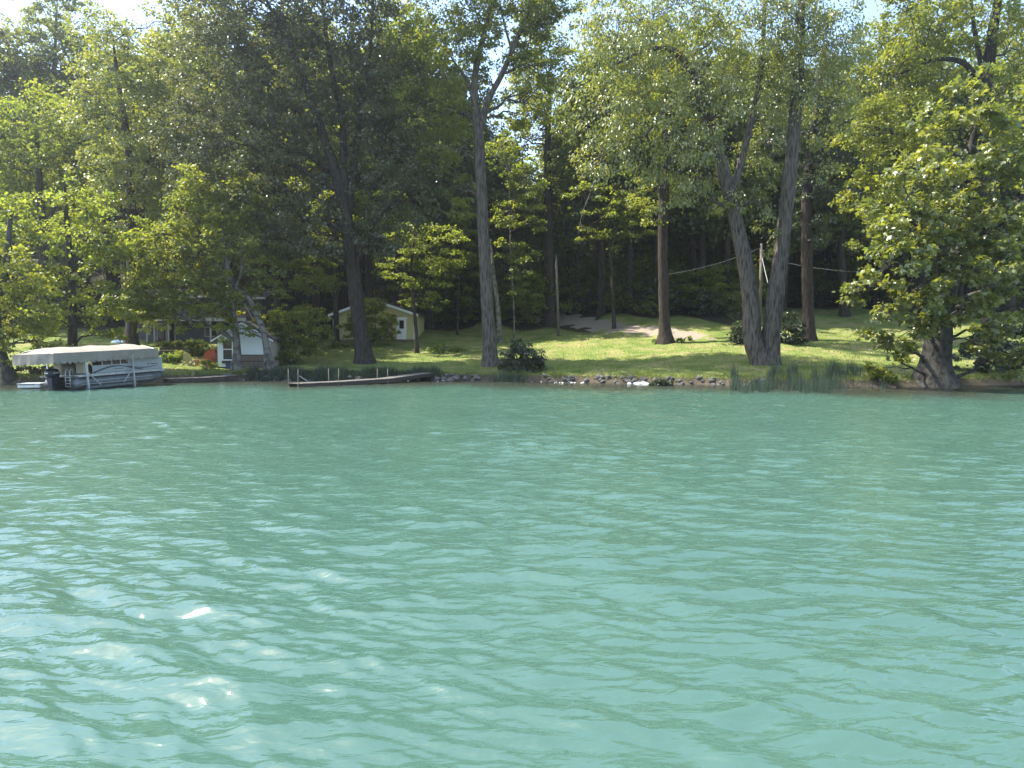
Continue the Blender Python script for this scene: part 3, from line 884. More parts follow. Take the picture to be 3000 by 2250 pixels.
tree('tree', 'slim dark young tree on the lawn beside the white door of the yellow cabin', 'tree', 1222, 1034,
     [[(1222, 1034, .19), (1218, 960, .15), (1211, 880, .135), (1205, 780, .11), (1215, 690, .08), (1225, 610, .05)],
      [(1226, 900, .06), (1234, 830, .05), (1240, 760, .03)]],
     [(1225, 860, 1.5, 60, 35, 1.8, .9), (1265, 880, 1.2, 45, 28, 1.4, .9), (1180, 800, 0, 70, 55, 2), (1260, 760, 0, 80, 70, 2.2), (1210, 690, 0, 80, 60, 2.2), (1310, 800, .5, 50, 40, 1.6, .8), (1330, 720, .5, 50, 60, 1.8, .8)],
     M['leaf_yellow'], M['bark_dark'], dens=.9, leaf=.16, seed=20, flat=.32, flare_amt=.3)
tree('tree', 'brown tree trunk rising behind the big shrub beside the white boathouse', 'tree', 815, 1040,
     [[(815, 1040, .36), (814, 950, .31), (811, 850, .30), (808, 700, .28), (802, 560, .22), (795, 420, .15)]],
     [(860, 720, .5, 90, 70, 2.4), (900, 800, .5, 80, 60, 2.2), (740, 640, 0, 90, 90, 3), (880, 640, 0, 90, 80, 3), (720, 500, 0, 110, 90, 3), (850, 880, .8, 60, 35, 1.6, .8), (930, 720, 1, 60, 70, 2)],
     M['leaf_yellow'], M['bark_brown'], dens=.75, leaf=.16, seed=21, flat=.4)
tree('tree', 'pale blotchy-barked tree standing upright in front of the white boathouse window', 'tree', 693, 1086,
     [[(697, 1086, .34), (694, 1020, .25), (688, 950, .22), (678, 880, .2), (668, 800, .18), (655, 700, .14), (640, 600, .1), (632, 500, .06)],
      [(674, 840, .10), (640, 780, .08, -.5), (590, 740, .05, -1)]],
     [(600, 690, -.5, 110, 95, 2.6), (500, 740, -.5, 110, 90, 2.6), (560, 840, -.6, 110, 65, 2), (450, 850, -.8, 90, 60, 1.8), (630, 560, 0, 90, 90, 2.6), (520, 930, -.6, 65, 40, 1.4, .9), (620, 915, -.6, 55, 42, 1.2, .9), (655, 975, -.9, 38, 22, .7, .8), (425, 760, -.5, 70, 70, 2), (395, 925, -.5, 50, 40, 1.4), (600, 880, -.6, 90, 45, 1.8), (500, 880, -.3, 90, 45, 1.8), (690, 880, -.3, 60, 40, 1.2, .8)],
     M['leaf_mid'], M['bark_pale'], dens=1.2, leaf=.16, seed=22, flat=.4, flare_amt=.5, group=None)
tree('tree', 'leaning pale-barked tree bending left over the white boathouse gable', 'tree', 789, 1086,
     [[(789, 1086, .32), (783, 1030, .25), (772, 970, .22), (757, 935, .20), (738, 890, .18), (715, 862, .16), (688, 838, .14), (655, 770, .10), (610, 690, .06)],
      [(690, 838, .10), (702, 815, .09, -.2), (708, 770, .07, -.4), (700, 690, .04, -.6)]],
     [(700, 700, -.5, 85, 75, 2.2), (600, 790, -.8, 90, 60, 2), (720, 600, 0, 85, 85, 2.4), (680, 960, -.6, 45, 26, .9, .8), (745, 790, .5, 70, 60, 1.8), (720, 880, .9, 60, 40, 1.4), (650, 880, .9, 60, 40, 1.4), (770, 860, 1.2, 40, 40, 1.2, .8), (735, 970, -.7, 28, 14, .6, .8), (560, 620, 0, 90, 80, 2.4)],
     M['leaf_mid'], M['bark_pale'], dens=.85, leaf=.16, seed=23, flat=.4, flare_amt=.5)

tree('tree', 'sunny yellow-green tree glimpsed behind the branches of the dark forked tree', 'tree', 985, 985,
     [[(985, 985, .26), (984, 850, .23), (982, 650, .18), (985, 450, .12), (985, 300, .06)]],
     [(975, 300, 0, 70, 90, 3), (1010, 430, 0, 80, 80, 3), (930, 520, 0, 80, 80, 3), (1010, 620, 0, 90, 70, 3), (900, 680, 0, 80, 60, 3), (960, 800, 0, 70, 50, 2.4), (1130, 620, 0, 70, 80, 3), (1150, 780, 0, 60, 50, 2.4)],
     M['leaf_yellow'], M['bark_dark'], dens=.75, leaf=.18, seed=29, flat=.35, Y=69)

# --- left edge and the slope behind it
tree('tree', 'pale leaning shoreline tree cut by the left edge of the picture', 'tree', 30, 1112,
     [[(34, 1112, .36), (18, 1075, .30), (2, 1030, .30), (-12, 930, .28), (6, 840, .25), (20, 760, .2), (30, 640, .12)]],
     [(30, 920, 0, 100, 80, 2.6), (110, 1000, 0, 90, 60, 2), (-40, 760, 0, 110, 150, 3), (110, 880, 0, 90, 80, 2.4), (60, 790, 0, 90, 80, 2.6), (170, 1040, -.5, 55, 35, 1.4, .8), (40, 1030, -.6, 60, 45, 1.6, .8), (-60, 980, 0, 70, 80, 2.4)],
     M['leaf_mid'], M['bark_plane'], dens=.95, leaf=.16, seed=24, flat=.45, flare_amt=.6)
tree('tree', 'rounded yellow-green maple rising behind the boat canopy, dark stem through its middle', 'tree', 212, 1052,
     [[(212, 1052, .34), (212, 960, .28), (210, 860, .26), (205, 760, .22), (195, 650, .16), (190, 540, .08)],
      [(208, 800, .14), (260, 720, .1), (310, 680, .06)], [(208, 820, .14), (150, 740, .1), (100, 690, .06)]],
     [(190, 620, 0, 130, 90, 3), (80, 700, 0, 90, 80, 2.6), (300, 680, 0, 110, 80, 2.8), (150, 800, 0, 90, 60, 2.4), (330, 790, 0, 100, 80, 2.6), (270, 900, -.5, 100, 60, 2.2), (120, 930, 0, 80, 60, 2), (300, 970, -.5, 70, 26, 1.6, .8), (390, 890, 0, 60, 50, 1.8)],
     M['leaf_yellow'], M['bark_dark'], dens=1.05, leaf=.17, seed=25, flat=.36, Y=51.5)
tree('tree', 'light green domed tree high on the left slope with dark boughs inside', 'tree', 130, 960,
     [[(130, 960, .45), (128, 780, .38), (120, 600, .3), (110, 440, .2), (105, 330, .1)],
      [(124, 690, .2), (180, 560, .15), (230, 460, .08)], [(126, 720, .18), (50, 600, .14), (0, 540, .08)]],
     [(110, 340, 0, 120, 80, 3.5), (50, 450, 0, 130, 90, 4), (190, 420, 0, 90, 80, 3), (240, 520, 0, 80, 70, 3), (90, 570, 0, 140, 80, 4), (-60, 400, 0, 110, 120, 4)],
     M['leaf_yellow'], M['bark_dark'], dens=1.0, leaf=.19, seed=26, flat=.4, Y=70)
tree('tree', 'tall bluish hilltop tree against the sky in the upper left corner', 'tree', 150, 900,
     [[(150, 900, .55), (152, 600, .42), (155, 350, .32), (160, 180, .2), (165, 40, .1)]],
     [(165, 40, 0, 80, 90, 4), (70, 120, 0, 80, 80, 4), (150, 170, 0, 110, 90, 4), (60, 230, 0, 90, 80, 4), (190, 280, 0, 80, 90, 4), (-30, 220, 0, 70, 100, 4), (170, -50, 0, 60, 70, 3)],
     M['leaf_hill'], M['bark_dark'], dens=1.15, leaf=.22, seed=27, flat=.6, Y=88)
tree('tree', 'tall light green poplar-like tree in the upper left, left of the dark forked tree', 'tree', 385, 985,
     [[(385, 985, .50), (386, 800, .42), (384, 600, .36), (375, 420, .28), (350, 260, .18), (330, 110, .08)],
      [(382, 620, .2), (440, 450, .15), (480, 300, .08)], [(384, 680, .18), (320, 540, .12), (290, 450, .07)]],
     [(310, 100, 0, 90, 80, 3.5), (350, 220, 0, 120, 110, 4), (290, 330, 0, 80, 90, 3), (420, 370, 0, 140, 120, 4), (460, 190, 0, 110, 110, 4), (370, 500, 0, 130, 100, 3.6), (500, 480, 0, 110, 120, 3.6), (420, 620, 0, 120, 80, 3.4), (500, 70, 0, 70, 70, 3, .8), (560, 330, 0, 90, 110, 3), (395, 930, -4, 55, 45, 2, .9), (370, 880, -4, 50, 40, 2, .9)],
     M['leaf_willow'], M['bark_dark'], dens=1.05, leaf=.17, seed=28, flat=.55, Y=64)

# --- undergrowth and young trees in the middle distance
tree('tree', 'low spreading lime-green maple lit up under the big trees, above the dirt track', 'tree', 1800, 935,
     [[(1800, 935, .17), (1795, 860, .15), (1790, 760, .12), (1785, 660, .09), (1790, 560, .05)],
      [(1790, 740, .07), (1740, 660, .05), (1700, 600, .03)], [(1790, 760, .07), (1850, 680, .05), (1890, 620, .03)]],
     [(1720, 560, -1, 75, 26, 2, 1.1), (1810, 540, -1, 80, 40, 2.4), (1890, 590, -1, 60, 36, 2), (1830, 610, -1, 80, 36, 2.4), (1760, 640, -1, 70, 30, 2, .9), (1870, 660, -1, 60, 36, 2), (1800, 700, 0, 70, 30, 2, .8), (1720, 690, 0, 40, 26, 1.6, .6)],
     M['leaf_yellow'], M['bark_dark'], dens=.85, leaf=.19, seed=30, flat=.25, csize=1.0, Y=74)
tree('tree', 'bright yellow-green sapling hugging the right side of the tall slender grey trunk', 'tree', 1505, 1000,
     [[(1505, 1000, .09), (1506, 920, .08), (1500, 820, .07), (1495, 700, .06), (1500, 600, .03)]],
     [(1500, 620, 0, 60, 60, 1.8), (1530, 520, 0, 70, 60, 2), (1490, 720, 0, 45, 50, 1.4), (1530, 770, 0, 45, 40, 1.3, .8), (1505, 840, 0, 40, 25, 1.2, .7), (1470, 430, 1, 60, 60, 2), (1570, 650, 0, 45, 40, 1.5, .8)],
     M['leaf_yellow'], M['bark_pale'], dens=.85, leaf=.17, seed=31, flat=.35, flare_amt=.1)
tree('tree', 'young bright maple in the shade gap left of the tall slender grey trunk', 'tree', 1340, 985,
     [[(1340, 985, .12), (1342, 900, .1), (1345, 800, .08), (1342, 690, .05)]],
     [(1330, 700, 0, 60, 45, 2), (1360, 780, 0, 50, 35, 1.8), (1300, 790, 0, 55, 30, 1.8), (1365, 640, 0, 45, 50, 1.8), (1345, 860, 0, 50, 22, 1.6, .7)],
     M['leaf_yellow'], M['bark_dark'], dens=.75, leaf=.19, seed=32, flat=.3, Y=74)

def bush(label, bpx, bpy_, blobs, leafm, dens=1.1, leaf=.13, seed=1, shape=OVAL, Y=None, name='bush', cat='bush', stems=6, group=None, bark='bark_dark', **kw):
    q = ground_at(bpx, bpy_) if Y is None else on_ground(P(bpx, bpy_, Y)[0], Y)
    Yb = q[1]
    g = np.random.default_rng(seed)
    tr = []
    bl = [B(b[0], b[1], Yb + b[2], b[3], b[4], b[5] if len(b) > 5 else 1.2, b[6] if len(b) > 6 else 1.0) for b in blobs]
    for i in range(stems):
        c = np.asarray(bl[i % len(bl)][0])
        a = q + np.array((g.normal() * .18, g.normal() * .18, 0))
        m_ = (a + c) / 2 + np.array((0, 0, .15))
        tr.append([(*a, .035), (*m_, .025), (*c, .012)])
    return make_tree(name, label, cat, q, tr, bl, leafm, M[bark], dens=dens * 1.9, leaf=leaf, seed=seed, shape=shape, limbs=False, twig=5, flare_amt=0, ridge=0, nseg=6,
                     csize=.42, flat=.6, group=group, **kw)

bush('big loose green shrub growing between the white boathouse and the dark forked tree', 868, 1066,
     [(865, 950, 0, 75, 48, 1.6), (800, 985, 0, 50, 60, 1.4), (930, 985, 0, 42, 50, 1.3), (860, 1025, 0, 80, 42, 1.5), (905, 920, .4, 45, 28, 1.1), (795, 925, .4, 40, 28, 1.1)], M['leaf_mid'], 1.2, .13, 41)
bush('dense rounded dark green bush at the water edge beside the tall slender grey trunk', 1527, 1090,
     [(1525, 1045, 0, 46, 48, 1.0), (1560, 1062, 0, 40, 38, .9), (1495, 1075, 0, 30, 36, .8), (1530, 1088, -.2, 55, 26, .9), (1580, 1058, 0, 22, 20, .6), (1515, 1010, 0, 28, 22, .7)], M['leaf_deep'], 1.7, .11, 42)
bush('tall leafy bush half covering the front of the yellow cabin', 1098, 1012,
     [(1098, 940, 0, 62, 55, 1.6), (1088, 890, .2, 48, 30, 1.3), (1020, 955, 0, 36, 44, 1.2), (1148, 950, 0, 32, 30, 1.1), (1100, 985, 0, 60, 22, 1.3)], M['leaf_mid'], 1.1, .14, 43)
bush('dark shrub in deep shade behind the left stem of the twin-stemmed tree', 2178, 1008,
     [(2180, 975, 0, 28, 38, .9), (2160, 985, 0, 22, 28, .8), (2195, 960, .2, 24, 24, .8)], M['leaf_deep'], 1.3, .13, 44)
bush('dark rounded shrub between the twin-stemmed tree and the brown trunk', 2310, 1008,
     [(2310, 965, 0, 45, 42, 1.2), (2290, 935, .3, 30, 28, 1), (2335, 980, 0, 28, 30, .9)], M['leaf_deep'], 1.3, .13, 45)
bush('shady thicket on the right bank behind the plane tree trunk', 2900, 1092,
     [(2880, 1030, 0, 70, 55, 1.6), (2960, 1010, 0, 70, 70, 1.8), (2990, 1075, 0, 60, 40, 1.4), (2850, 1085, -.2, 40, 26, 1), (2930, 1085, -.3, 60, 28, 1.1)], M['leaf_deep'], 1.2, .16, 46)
bush('small leafy clump on the bank between the reeds and the plane tree', 2575, 1110,
     [(2575, 1085, 0, 32, 24, .7), (2560, 1100, -.2, 24, 16, .6), (2600, 1105, -.2, 20, 14, .5)], M['leaf_mid'], 1.2, .15, 47, cat='shrub', name='shrub')
bush('brushy weeds growing on the lawn to the right of the slim dark young tree', 1290, 1035,
     [(1260, 1022, 0, 28, 10, .8), (1310, 1018, 0, 36, 13, .9), (1345, 1026, 0, 20, 8, .7), (1302, 1002, 0, 5, 9, .25, .6)], M['leaf_garden'], .7, .12, 48, cat='weeds', name='weed_patch')
bush('leafy weeds at the foot of the stout brown-trunked tree', 1998, 1003,
     [(1990, 994, 0, 20, 8, .6), (2015, 990, 0, 18, 8, .6), (1925, 1000, -.3, 14, 6, .5)], M['leaf_garden'], .9, .11, 49, cat='weeds', name='weed_patch')
# ================================================================== WOODED SLOPE (copies of a few kinds, each tree its own object)
def proto_tree(kind, h, rx, leafm, bark, seed, n_blob=9, leaf=.23, dens=1.15, low=.32):
    g = np.random.default_rng(seed)
    bl = []
    for i in range(n_blob):
        t = (i + .5) / n_blob
        z = h * (low + (1 - low) * t * .92)
        w = rx * (1.0 - .55 * max(0, t - .45) / .55) * (.55 + .45 * min(1, t / .25))
        a = i * 2.4 + g.uniform(0, 1)
        bl.append((np.array((math.cos(a) * w * .42, 5000 + math.sin(a) * w * .42, z + H(0, 5000))), (w * .75, w * .75, h * .13), 1.0))
    b = np.array((0, 5000, float(H(0, 5000))))
    lean = g.normal(size=2) * .4
    tr = [[(0, 5000, b[2], h * .016), (lean[0] * .4, 5000 + lean[1] * .4, b[2] + h * .4, h * .012), (lean[0], 5000 + lean[1], b[2] + h * .9, h * .004)]]
    return make_tree('tree', 'x', 'tree', b, tr, bl, leafm, bark, dens=dens, leaf=leaf, seed=seed, csize=1.1, flat=.45, twig=4, nseg=8, ridge=.03, flare_amt=.4)

HILL_LABEL = ['mid green woodland tree on the wooded slope behind the lawn', 'deep green woodland tree on the shaded slope', 'yellow-green woodland tree catching light on the slope', 'slender woodland tree with a high crown on the slope']
protos = [proto_tree(0, 17, 4.6, M['leaf_hill'], M['bark_dark'], 61), proto_tree(1, 19, 4.8, M['leaf_deep'], M['bark_dark'], 62, low=.38),
          proto_tree(2, 15, 4.2, M['leaf_yellow'], M['bark_dark'], 63), proto_tree(3, 21, 4.4, M['leaf_hill'], M['bark_brown'], 64, low=.45)]
used = [False] * 4
def plant(i, x, y, sc, rz):
    o = protos[i] if not used[i] else copy_tree(protos[i])
    used[i] = True
    p = on_ground(x, y)
    o.location = p
    o.scale = (sc, sc, sc * rng.uniform(.92, 1.1))
    o.rotation_euler = (0, 0, rz)
    tag(o, HILL_LABEL[i], 'tree', 'trees on the wooded slope, kind ' + ['one', 'two', 'three', 'four'][i])
    return o
g = np.random.default_rng(99)
rows_y = [(80, 7.0), (84, 6.0), (90, 6.4), (97, 7.0), (105, 7.4), (114, 8.0), (124, 9.0), (136, 10.0)]
for ry, st in rows_y:
    half = .70 * ry + 6
    xs = np.arange(-half, half, st)
    for x in xs:
        xx = x + g.uniform(-.4, .4) * st
        yy = ry + g.uniform(-2.6, 2.6)
        if yy - shore(xx) < 31 + (6 if 6 < xx < 44 else 0):
            continue
        pxx = xx / yy * FPX + 1500
        if 1600 < pxx < 1680 and yy < 83:     # the track runs up here
            continue
        k = int(g.choice(4, p=[.36, .26, .14, .24]))
        sc = g.uniform(.72, 1.12) * (1.12 if pxx < 700 else 1.0)
        if ry < 100 and not 1380 < pxx < 1700: sc *= 1.25
        if 1490 < pxx < 1660: sc *= .78
        plant(k, xx, yy, sc, g.uniform(0, 6.28))

# the tallest trees of the wood, standing right behind the lawn
for px, Y, sc, k in [(590, 76, 1.55, 3), (680, 79, 1.45, 0), (770, 74, 1.6, 0), (850, 80, 1.6, 1), (930, 76, 1.55, 3), (1010, 82, 1.6, 0), (1090, 78, 1.5, 1), (1170, 80, 1.6, 3), (1260, 79, 1.5, 0), (1340, 83, 1.3, 1),
                     (1690, 84, 1.25, 0), (1760, 82, 1.45, 3), (1850, 86, 1.5, 0), (1930, 82, 1.55, 1), (2030, 84, 1.5, 0), (2120, 86, 1.55, 3), (2200, 88, 1.5, 1), (2290, 90, 1.6, 0), (2400, 92, 1.6, 1), (2560, 90, 1.6, 0), (2680, 84, 1.5, 3), (2800, 82, 1.5, 1), (2940, 80, 1.5, 0),
                     (520, 80, 1.6, 0), (40, 92, 1.5, 0), (240, 90, 1.5, 3), (330, 84, 1.5, 0)]:
    plant(k, (px - 1500) / FPX * Y, Y, sc, g.uniform(0, 6.28))

# young trees filling the shade below the tall ones
saps = [proto_tree(4, 6.5, 2.6, M['leaf_mid'], M['bark_dark'], 65, n_blob=7, leaf=.16, low=.12), proto_tree(5, 5.2, 2.6, M['leaf_yellow'], M['bark_dark'], 66, n_blob=6, leaf=.16, low=.14)]
SAP_LABEL = ['mid green young tree spreading low in front of the dark wood', 'bright yellow-green young tree spreading low in front of the dark wood']
used_t = [False, False]
def plant_sap(i, px, Y, sc):
    o = saps[i] if not used_t[i] else copy_tree(saps[i])
    used_t[i] = True
    o.location = on_ground((px - 1500) / FPX * Y, Y)
    o.scale = (sc * 1.1, sc * 1.1, sc)
    o.rotation_euler = (0, 0, rng.uniform(0, 6.28))
    tag(o, SAP_LABEL[i], 'tree', 'young trees at the edge of the wood, kind ' + ['one', 'two'][i])
for px in list(range(1190, 1590, 48)) + list(range(1690, 2200, 46)) + list(range(2260, 2720, 60)) + [640, 720, 900, 950, 1000] + list(range(2760, 3000, 60)):
    Y0 = ground_at(px, 955 if px < 1600 else (925 if px < 2200 else 900))[1]
    plant_sap(int(rng.uniform() < .38), px + rng.uniform(-16, 16), Y0 + rng.uniform(.5, 5), rng.uniform(.7, 1.25))
    if 1190 <= px < 2720:
        plant_sap(int(rng.uniform() < .3), px + rng.uniform(-20, 20), Y0 + rng.uniform(6, 14), rng.uniform(1.0, 1.6))

# shrubs at the foot of the slope and in the garden
def proto_shrub(h, r, leafm, seed, leaf=.16, dens=1.2):
    g = np.random.default_rng(seed)
    b = np.array((0, 5000, float(H(0, 5000))))
    bl = []
    for i in range(5):
        a = i * 1.7
        bl.append((b + np.array((math.cos(a) * r * .5, math.sin(a) * r * .5, h * g.uniform(.35, .75))), (r * .55, r * .55, h * .32), 1.0))
    tr = [[(b[0] + g.normal() * .1, b[1] + g.normal() * .1, b[2], .03), (*((b + np.asarray(q[0])) / 2), .022), (*q[0], .01)] for q in bl]
    return make_tree('bush', 'x', 'bush', b, tr, bl, leafm, M['bark_dark'], dens=dens, leaf=leaf, seed=seed, limbs=False, twig=4, nseg=6, ridge=0, flare_amt=0, csize=.5, flat=.4)
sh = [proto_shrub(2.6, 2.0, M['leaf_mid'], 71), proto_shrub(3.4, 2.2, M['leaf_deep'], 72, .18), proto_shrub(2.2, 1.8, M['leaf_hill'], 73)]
SH_LABEL = ['mid green understorey shrub at the foot of the wooded slope', 'tall dark understorey shrub in the shade of the wood', 'pale loose understorey shrub at the edge of the wood']
used_s = [False] * 3
def plant_shrub(i, x, y, sc, rz, label, group):
    o = sh[i] if not used_s[i] else copy_tree(sh[i])
    used_s[i] = True
    o.location = on_ground(x, y)
    o.scale = (sc, sc, sc)
    o.rotation_euler = (0, 0, rz)
    tag(o, label, 'bush', group)
    return o
spots = []
for px in list(range(1240, 1600, 45)) + list(range(1680, 2180, 42)) + list(range(2200, 2560, 70)) + list(range(2560, 3000, 55)) + list(range(0, 420, 60)) + list(range(760, 1000, 60)):
    py = 955 if px < 1600 else (930 if px < 2200 else 900)
    if px < 1000: py = 960
    p = ground_at(px + g.uniform(-15, 15), py - g.uniform(0, 6))
    spots.append((p[0], p[1] + g.uniform(0, 3)))
    for e_ in range(2):
        spots.append((p[0] + g.uniform(-3, 3), p[1] + g.uniform(7, 20)))
    if g.uniform() < .6:
        spots.append((p[0] + g.uniform(-2, 2), p[1] + g.uniform(4, 8)))
for x, y in spots:
    k = int(g.choice(3, p=[.42, .28, .30]))
    plant_shrub(k, x, y, g.uniform(.75, 1.35), g.uniform(0, 6.28), SH_LABEL[k], 'shrubs under the trees, kind ' + ['one', 'two', 'three'][k])

# ================================================================== GRASS, REEDS, STONES, FOAM
def blades(n, pos_fn, h0, h1, w, lean, name, mat, label, seed):
    g = np.random.default_rng(seed)
    xy, hh = pos_fn(g, n)
    n = len(xy)
    z = np.maximum(H(xy[:, 0], xy[:, 1]), -.25)
    b = np.stack([xy[:, 0], xy[:, 1], z - .01], -1)
    h = g.uniform(h0, h1, n) * hh
    a = g.uniform(0, 6.283, n)
    side = np.stack([np.cos(a), np.sin(a), np.zeros(n)], -1) * w * g.uniform(.6, 1.4, n)[:, None]
    ln = g.normal(size=(n, 3)) * lean
    tip = b + ln * h[:, None] * np.array((1, 1, 0)) + np.stack([np.zeros(n), np.zeros(n), h], -1)
    v = np.stack([b - side, b + side, tip], 1).reshape(-1, 3)
    f = np.arange(3 * n).reshape(-1, 3)
    me = mesh_np(name, v, f, False, {'rnd': np.repeat(g.uniform(0, 1, n), 3)})
    return tag(link(name, me, mat), label, kind='stuff')

def lawn_pts(g, n):
    y = 41 + 48 * g.uniform(0, 1, n) ** 1.5
    x = g.uniform(-.78, .78, n) * y
    s = y - shore(x)
    fo = np.interp(s, [.55, 26, 31], [1, 1, 0]) * (s > .55)
    td = track_dist(x, y)
    k = (g.uniform(0, 1, n) < fo) & (td > 2.0)
    x, y, s = x[k], y[k], s[k]
    return np.stack([x, y], -1), np.where(s < 1.2, g.uniform(1, 3.2, len(s)), 1.0)
blades(150000, lawn_pts, .05, .13, .018, .35, 'grass', M['grass'], 'short lawn grass', 81)

def bank_pts(g, n):
    x = g.uniform(-36, 36, n)
    s = g.uniform(.3, 1.3, n)
    tall = .6 + .7 * np.clip(np.sin(x * .9) + np.sin(x * 2.3 + 1), 0, 2)
    return np.stack([x, shore(x) + s], -1), tall
blades(16000, bank_pts, .10, .30, .014, .4, 'bank_grass', M['grass'], 'ragged long grass along the top of the bank', 82)

def rough_pts(g, n):
    x = g.uniform(-18.5, -5, n)
    s = g.uniform(-.1, 1.0, n)
    return np.stack([x, shore(x) + s], -1), np.where(np.sin(x * 1.9) > -.5, 1.0, .55)
blades(9000, rough_pts, .25, .75, .02, .3, 'waterside_weeds', M['reed'], 'dark rank weeds on the bank behind the long dock', 83)

def reed_pts(g, n):
    px = np.clip(g.normal(2330, 105, n), 2150, 2590) + g.normal(size=n) * 6
    py = g.uniform(1128, 1148, n) + 5 * np.sin(px * .035) + 3 * np.sin(px * .11) - (px > 2480) * 8
    d = np.array([P(a, b, 10.0) for a, b in zip(px, py)]) - np.array((0, 0, CAM_H))
    t = -CAM_H / d[:, 2]
    q = d * t[:, None]
    dens = .55 + .45 * np.sin(px * .05) * np.sin(px * .021 + 1)
    k = g.uniform(0, 1, n) < dens
    return q[k][:, :2], np.where(px[k] > 2480, .75, 1.0) * g.beta(2, 1.6, int(k.sum())) * 1.25 + .1
blades(9000, reed_pts, .60, 1.10, .015, .12, 'reeds', M['reed'], 'bed of thin green reeds standing in the shallow water', 84)
def reed2_pts(g, n):
    q = ground_at(1478, 1108)
    return np.stack([g.normal(size=n) * .55 + q[0] + .2, g.normal(size=n) * .25 + q[1] - .5], -1), np.ones(n)
blades(700, reed2_pts, .4, .95, .016, .2, 'reed_clump', M['reed'], 'clump of reeds below the round waterside bush', 85)

# stones
def stone_mesh(seed):
    g = np.random.default_rng(seed)
    bm = bmesh.new()
    bmesh.ops.create_icosphere(bm, subdivisions=2, radius=1.0)
    dirs = g.normal(size=(7, 3))
    dirs /= np.linalg.norm(dirs, axis=1)[:, None]
    offs = g.uniform(.62, .92, 7)
    for v in bm.verts:
        c = np.array(v.co)
        for d, o in zip(dirs, offs):      # flat facets
            k = c @ d
            if k > o:
                c = c - d * (k - o) * .85
        v.co = c * (1 + g.normal() * .02)
    me = bpy.data.meshes.new('stone')
    bm.to_mesh(me)
    bm.free()
    me.materials.append(M['stone'])
    return me
smesh = [stone_mesh(s) for s in range(90, 96)]
g = np.random.default_rng(5)
for i in range(190):
    px = g.uniform(600, 2180)
    if 830 < px < 1180 and g.uniform() < .5: continue
    if 1470 < px < 1590: continue
    x0 = (px - 1500) / FPX * 49
    s = g.uniform(-.15, .55)
    y0 = float(shore(x0)) + s
    r = g.uniform(.08, .21) * (1.25 if 1240 < px < 1440 else 1.0)
    o = bpy.data.objects.new('stone', smesh[i % 6])
    COL.objects.link(o)
    o.location = (x0, y0, max(float(H(x0, y0)), -.05) + r * .35)
    o.scale = (r * g.uniform(.9, 1.5), r * g.uniform(.8, 1.2), r * g.uniform(.65, .95))
    o.rotation_euler = (g.uniform(-.3, .3), g.uniform(-.3, .3), g.uniform(0, 6.28))
    tag(o, 'rounded grey stone edging the lawn bank at the waterline', 'stone', 'stones along the waterline')

# white water where the waves break on the stones
def foam_patch(px0, px1, n, r, label, seed, zs=.3):
    g = np.random.default_rng(seed)
    V, F, no = [], [], 0
    for i in range(n):
        px = g.normal() * (px1 - px0) / 5 + (px0 + px1) / 2
        px = min(max(px, px0), px1)
        x = (px - 1500) / FPX * 47.5
        y = float(shore(x)) - g.uniform(.0, 1.2) * (.25 + .75 * g.uniform())
        k = 7
        a = np.arange(k) / k * 6.283
        rr = r * g.uniform(.3, 1.2) * (1 + .3 * g.normal(size=k))
        c = np.array((x, y, g.uniform(.015, .05)))
        ring = c + np.stack([np.cos(a) * rr * 1.8, np.sin(a) * rr * .6, -np.full(k, .03)], -1)
        V.append(np.vstack([ring, c + np.array((0, 0, r * zs * g.uniform(.3, 1)))]))
        F += [(no + j, no + (j + 1) % k, no + k) for j in range(k)]
        no += k + 1
    me = mesh_np('foam', np.vstack(V), np.array(F), True)
    return tag(link('foam', me, M['foam']), label, kind='stuff')
foam_patch(1835, 1905, 26, .11, 'white splash of a wave breaking on the stones', 101, .9)
foam_patch(1560, 1790, 16, .04, 'thin line of foam along the stones', 102)
foam_patch(600, 1400, 14, .035, 'flecks of foam under the bank', 103)

# small water plants by the splash
bush('small clump of leafy water plants standing in the shallows beside the white splash', 1940, 1128,
     [(1925, 1122, 0, 22, 9, .4), (1950, 1122, 0, 24, 10, .4), (1970, 1125, 0, 12, 7, .3)], M['leaf_deep'], 1.6, .12, 50, cat='water plant', name='water_plant', Y=44.4)
# ================================================================== PONTOON BOAT ON ITS LIFT
BO = (-24.83, 40.99, 0.0)
BROT = (-0.02, -0.030, R(71))
boat = empty('pontoon_boat', BO, rot=BROT)
tag(boat, 'white pontoon boat with dark swoosh stripes, raised on a lift under a tan canopy', 'boat')
for sgn in (-1, 1):
    m = MB()
    pts = [(0, sgn * .92, .30), (.12, sgn * .92, .30), (5.2, sgn * .92, .30), (5.7, sgn * .92, .34), (6.15, sgn * .92, .43), (6.5, sgn * .92, .53)]
    m.tube(pts, [.30, .325, .325, .29, .20, .06], 18)
    po = m.build('pontoon', M['alu_dull'], boat, smooth=True)
    k = MB()
    for zz, yy in ((.40, .315), (.22, .312)):          # spray strakes
        for s2 in (-1, 1):
            k.box((2.7, sgn * .92 + s2 * yy, zz), (5.0, .03, .025))
    k.build('strake', M['alu'], po)
MB().box((3.15, 0, .70), (6.1, 2.44, .07)).build('deck', M['alu_dull'], boat)
m = MB()
for y in (-1.235, 1.235):
    m.box((3.15, y, .70), (6.1, .03, .13))
m.box((.085, 0, .70), (.03, 2.5, .13)).box((6.215, 0, .70), (.03, 2.5, .13))
m.build('deck_trim', M['alu'], boat)
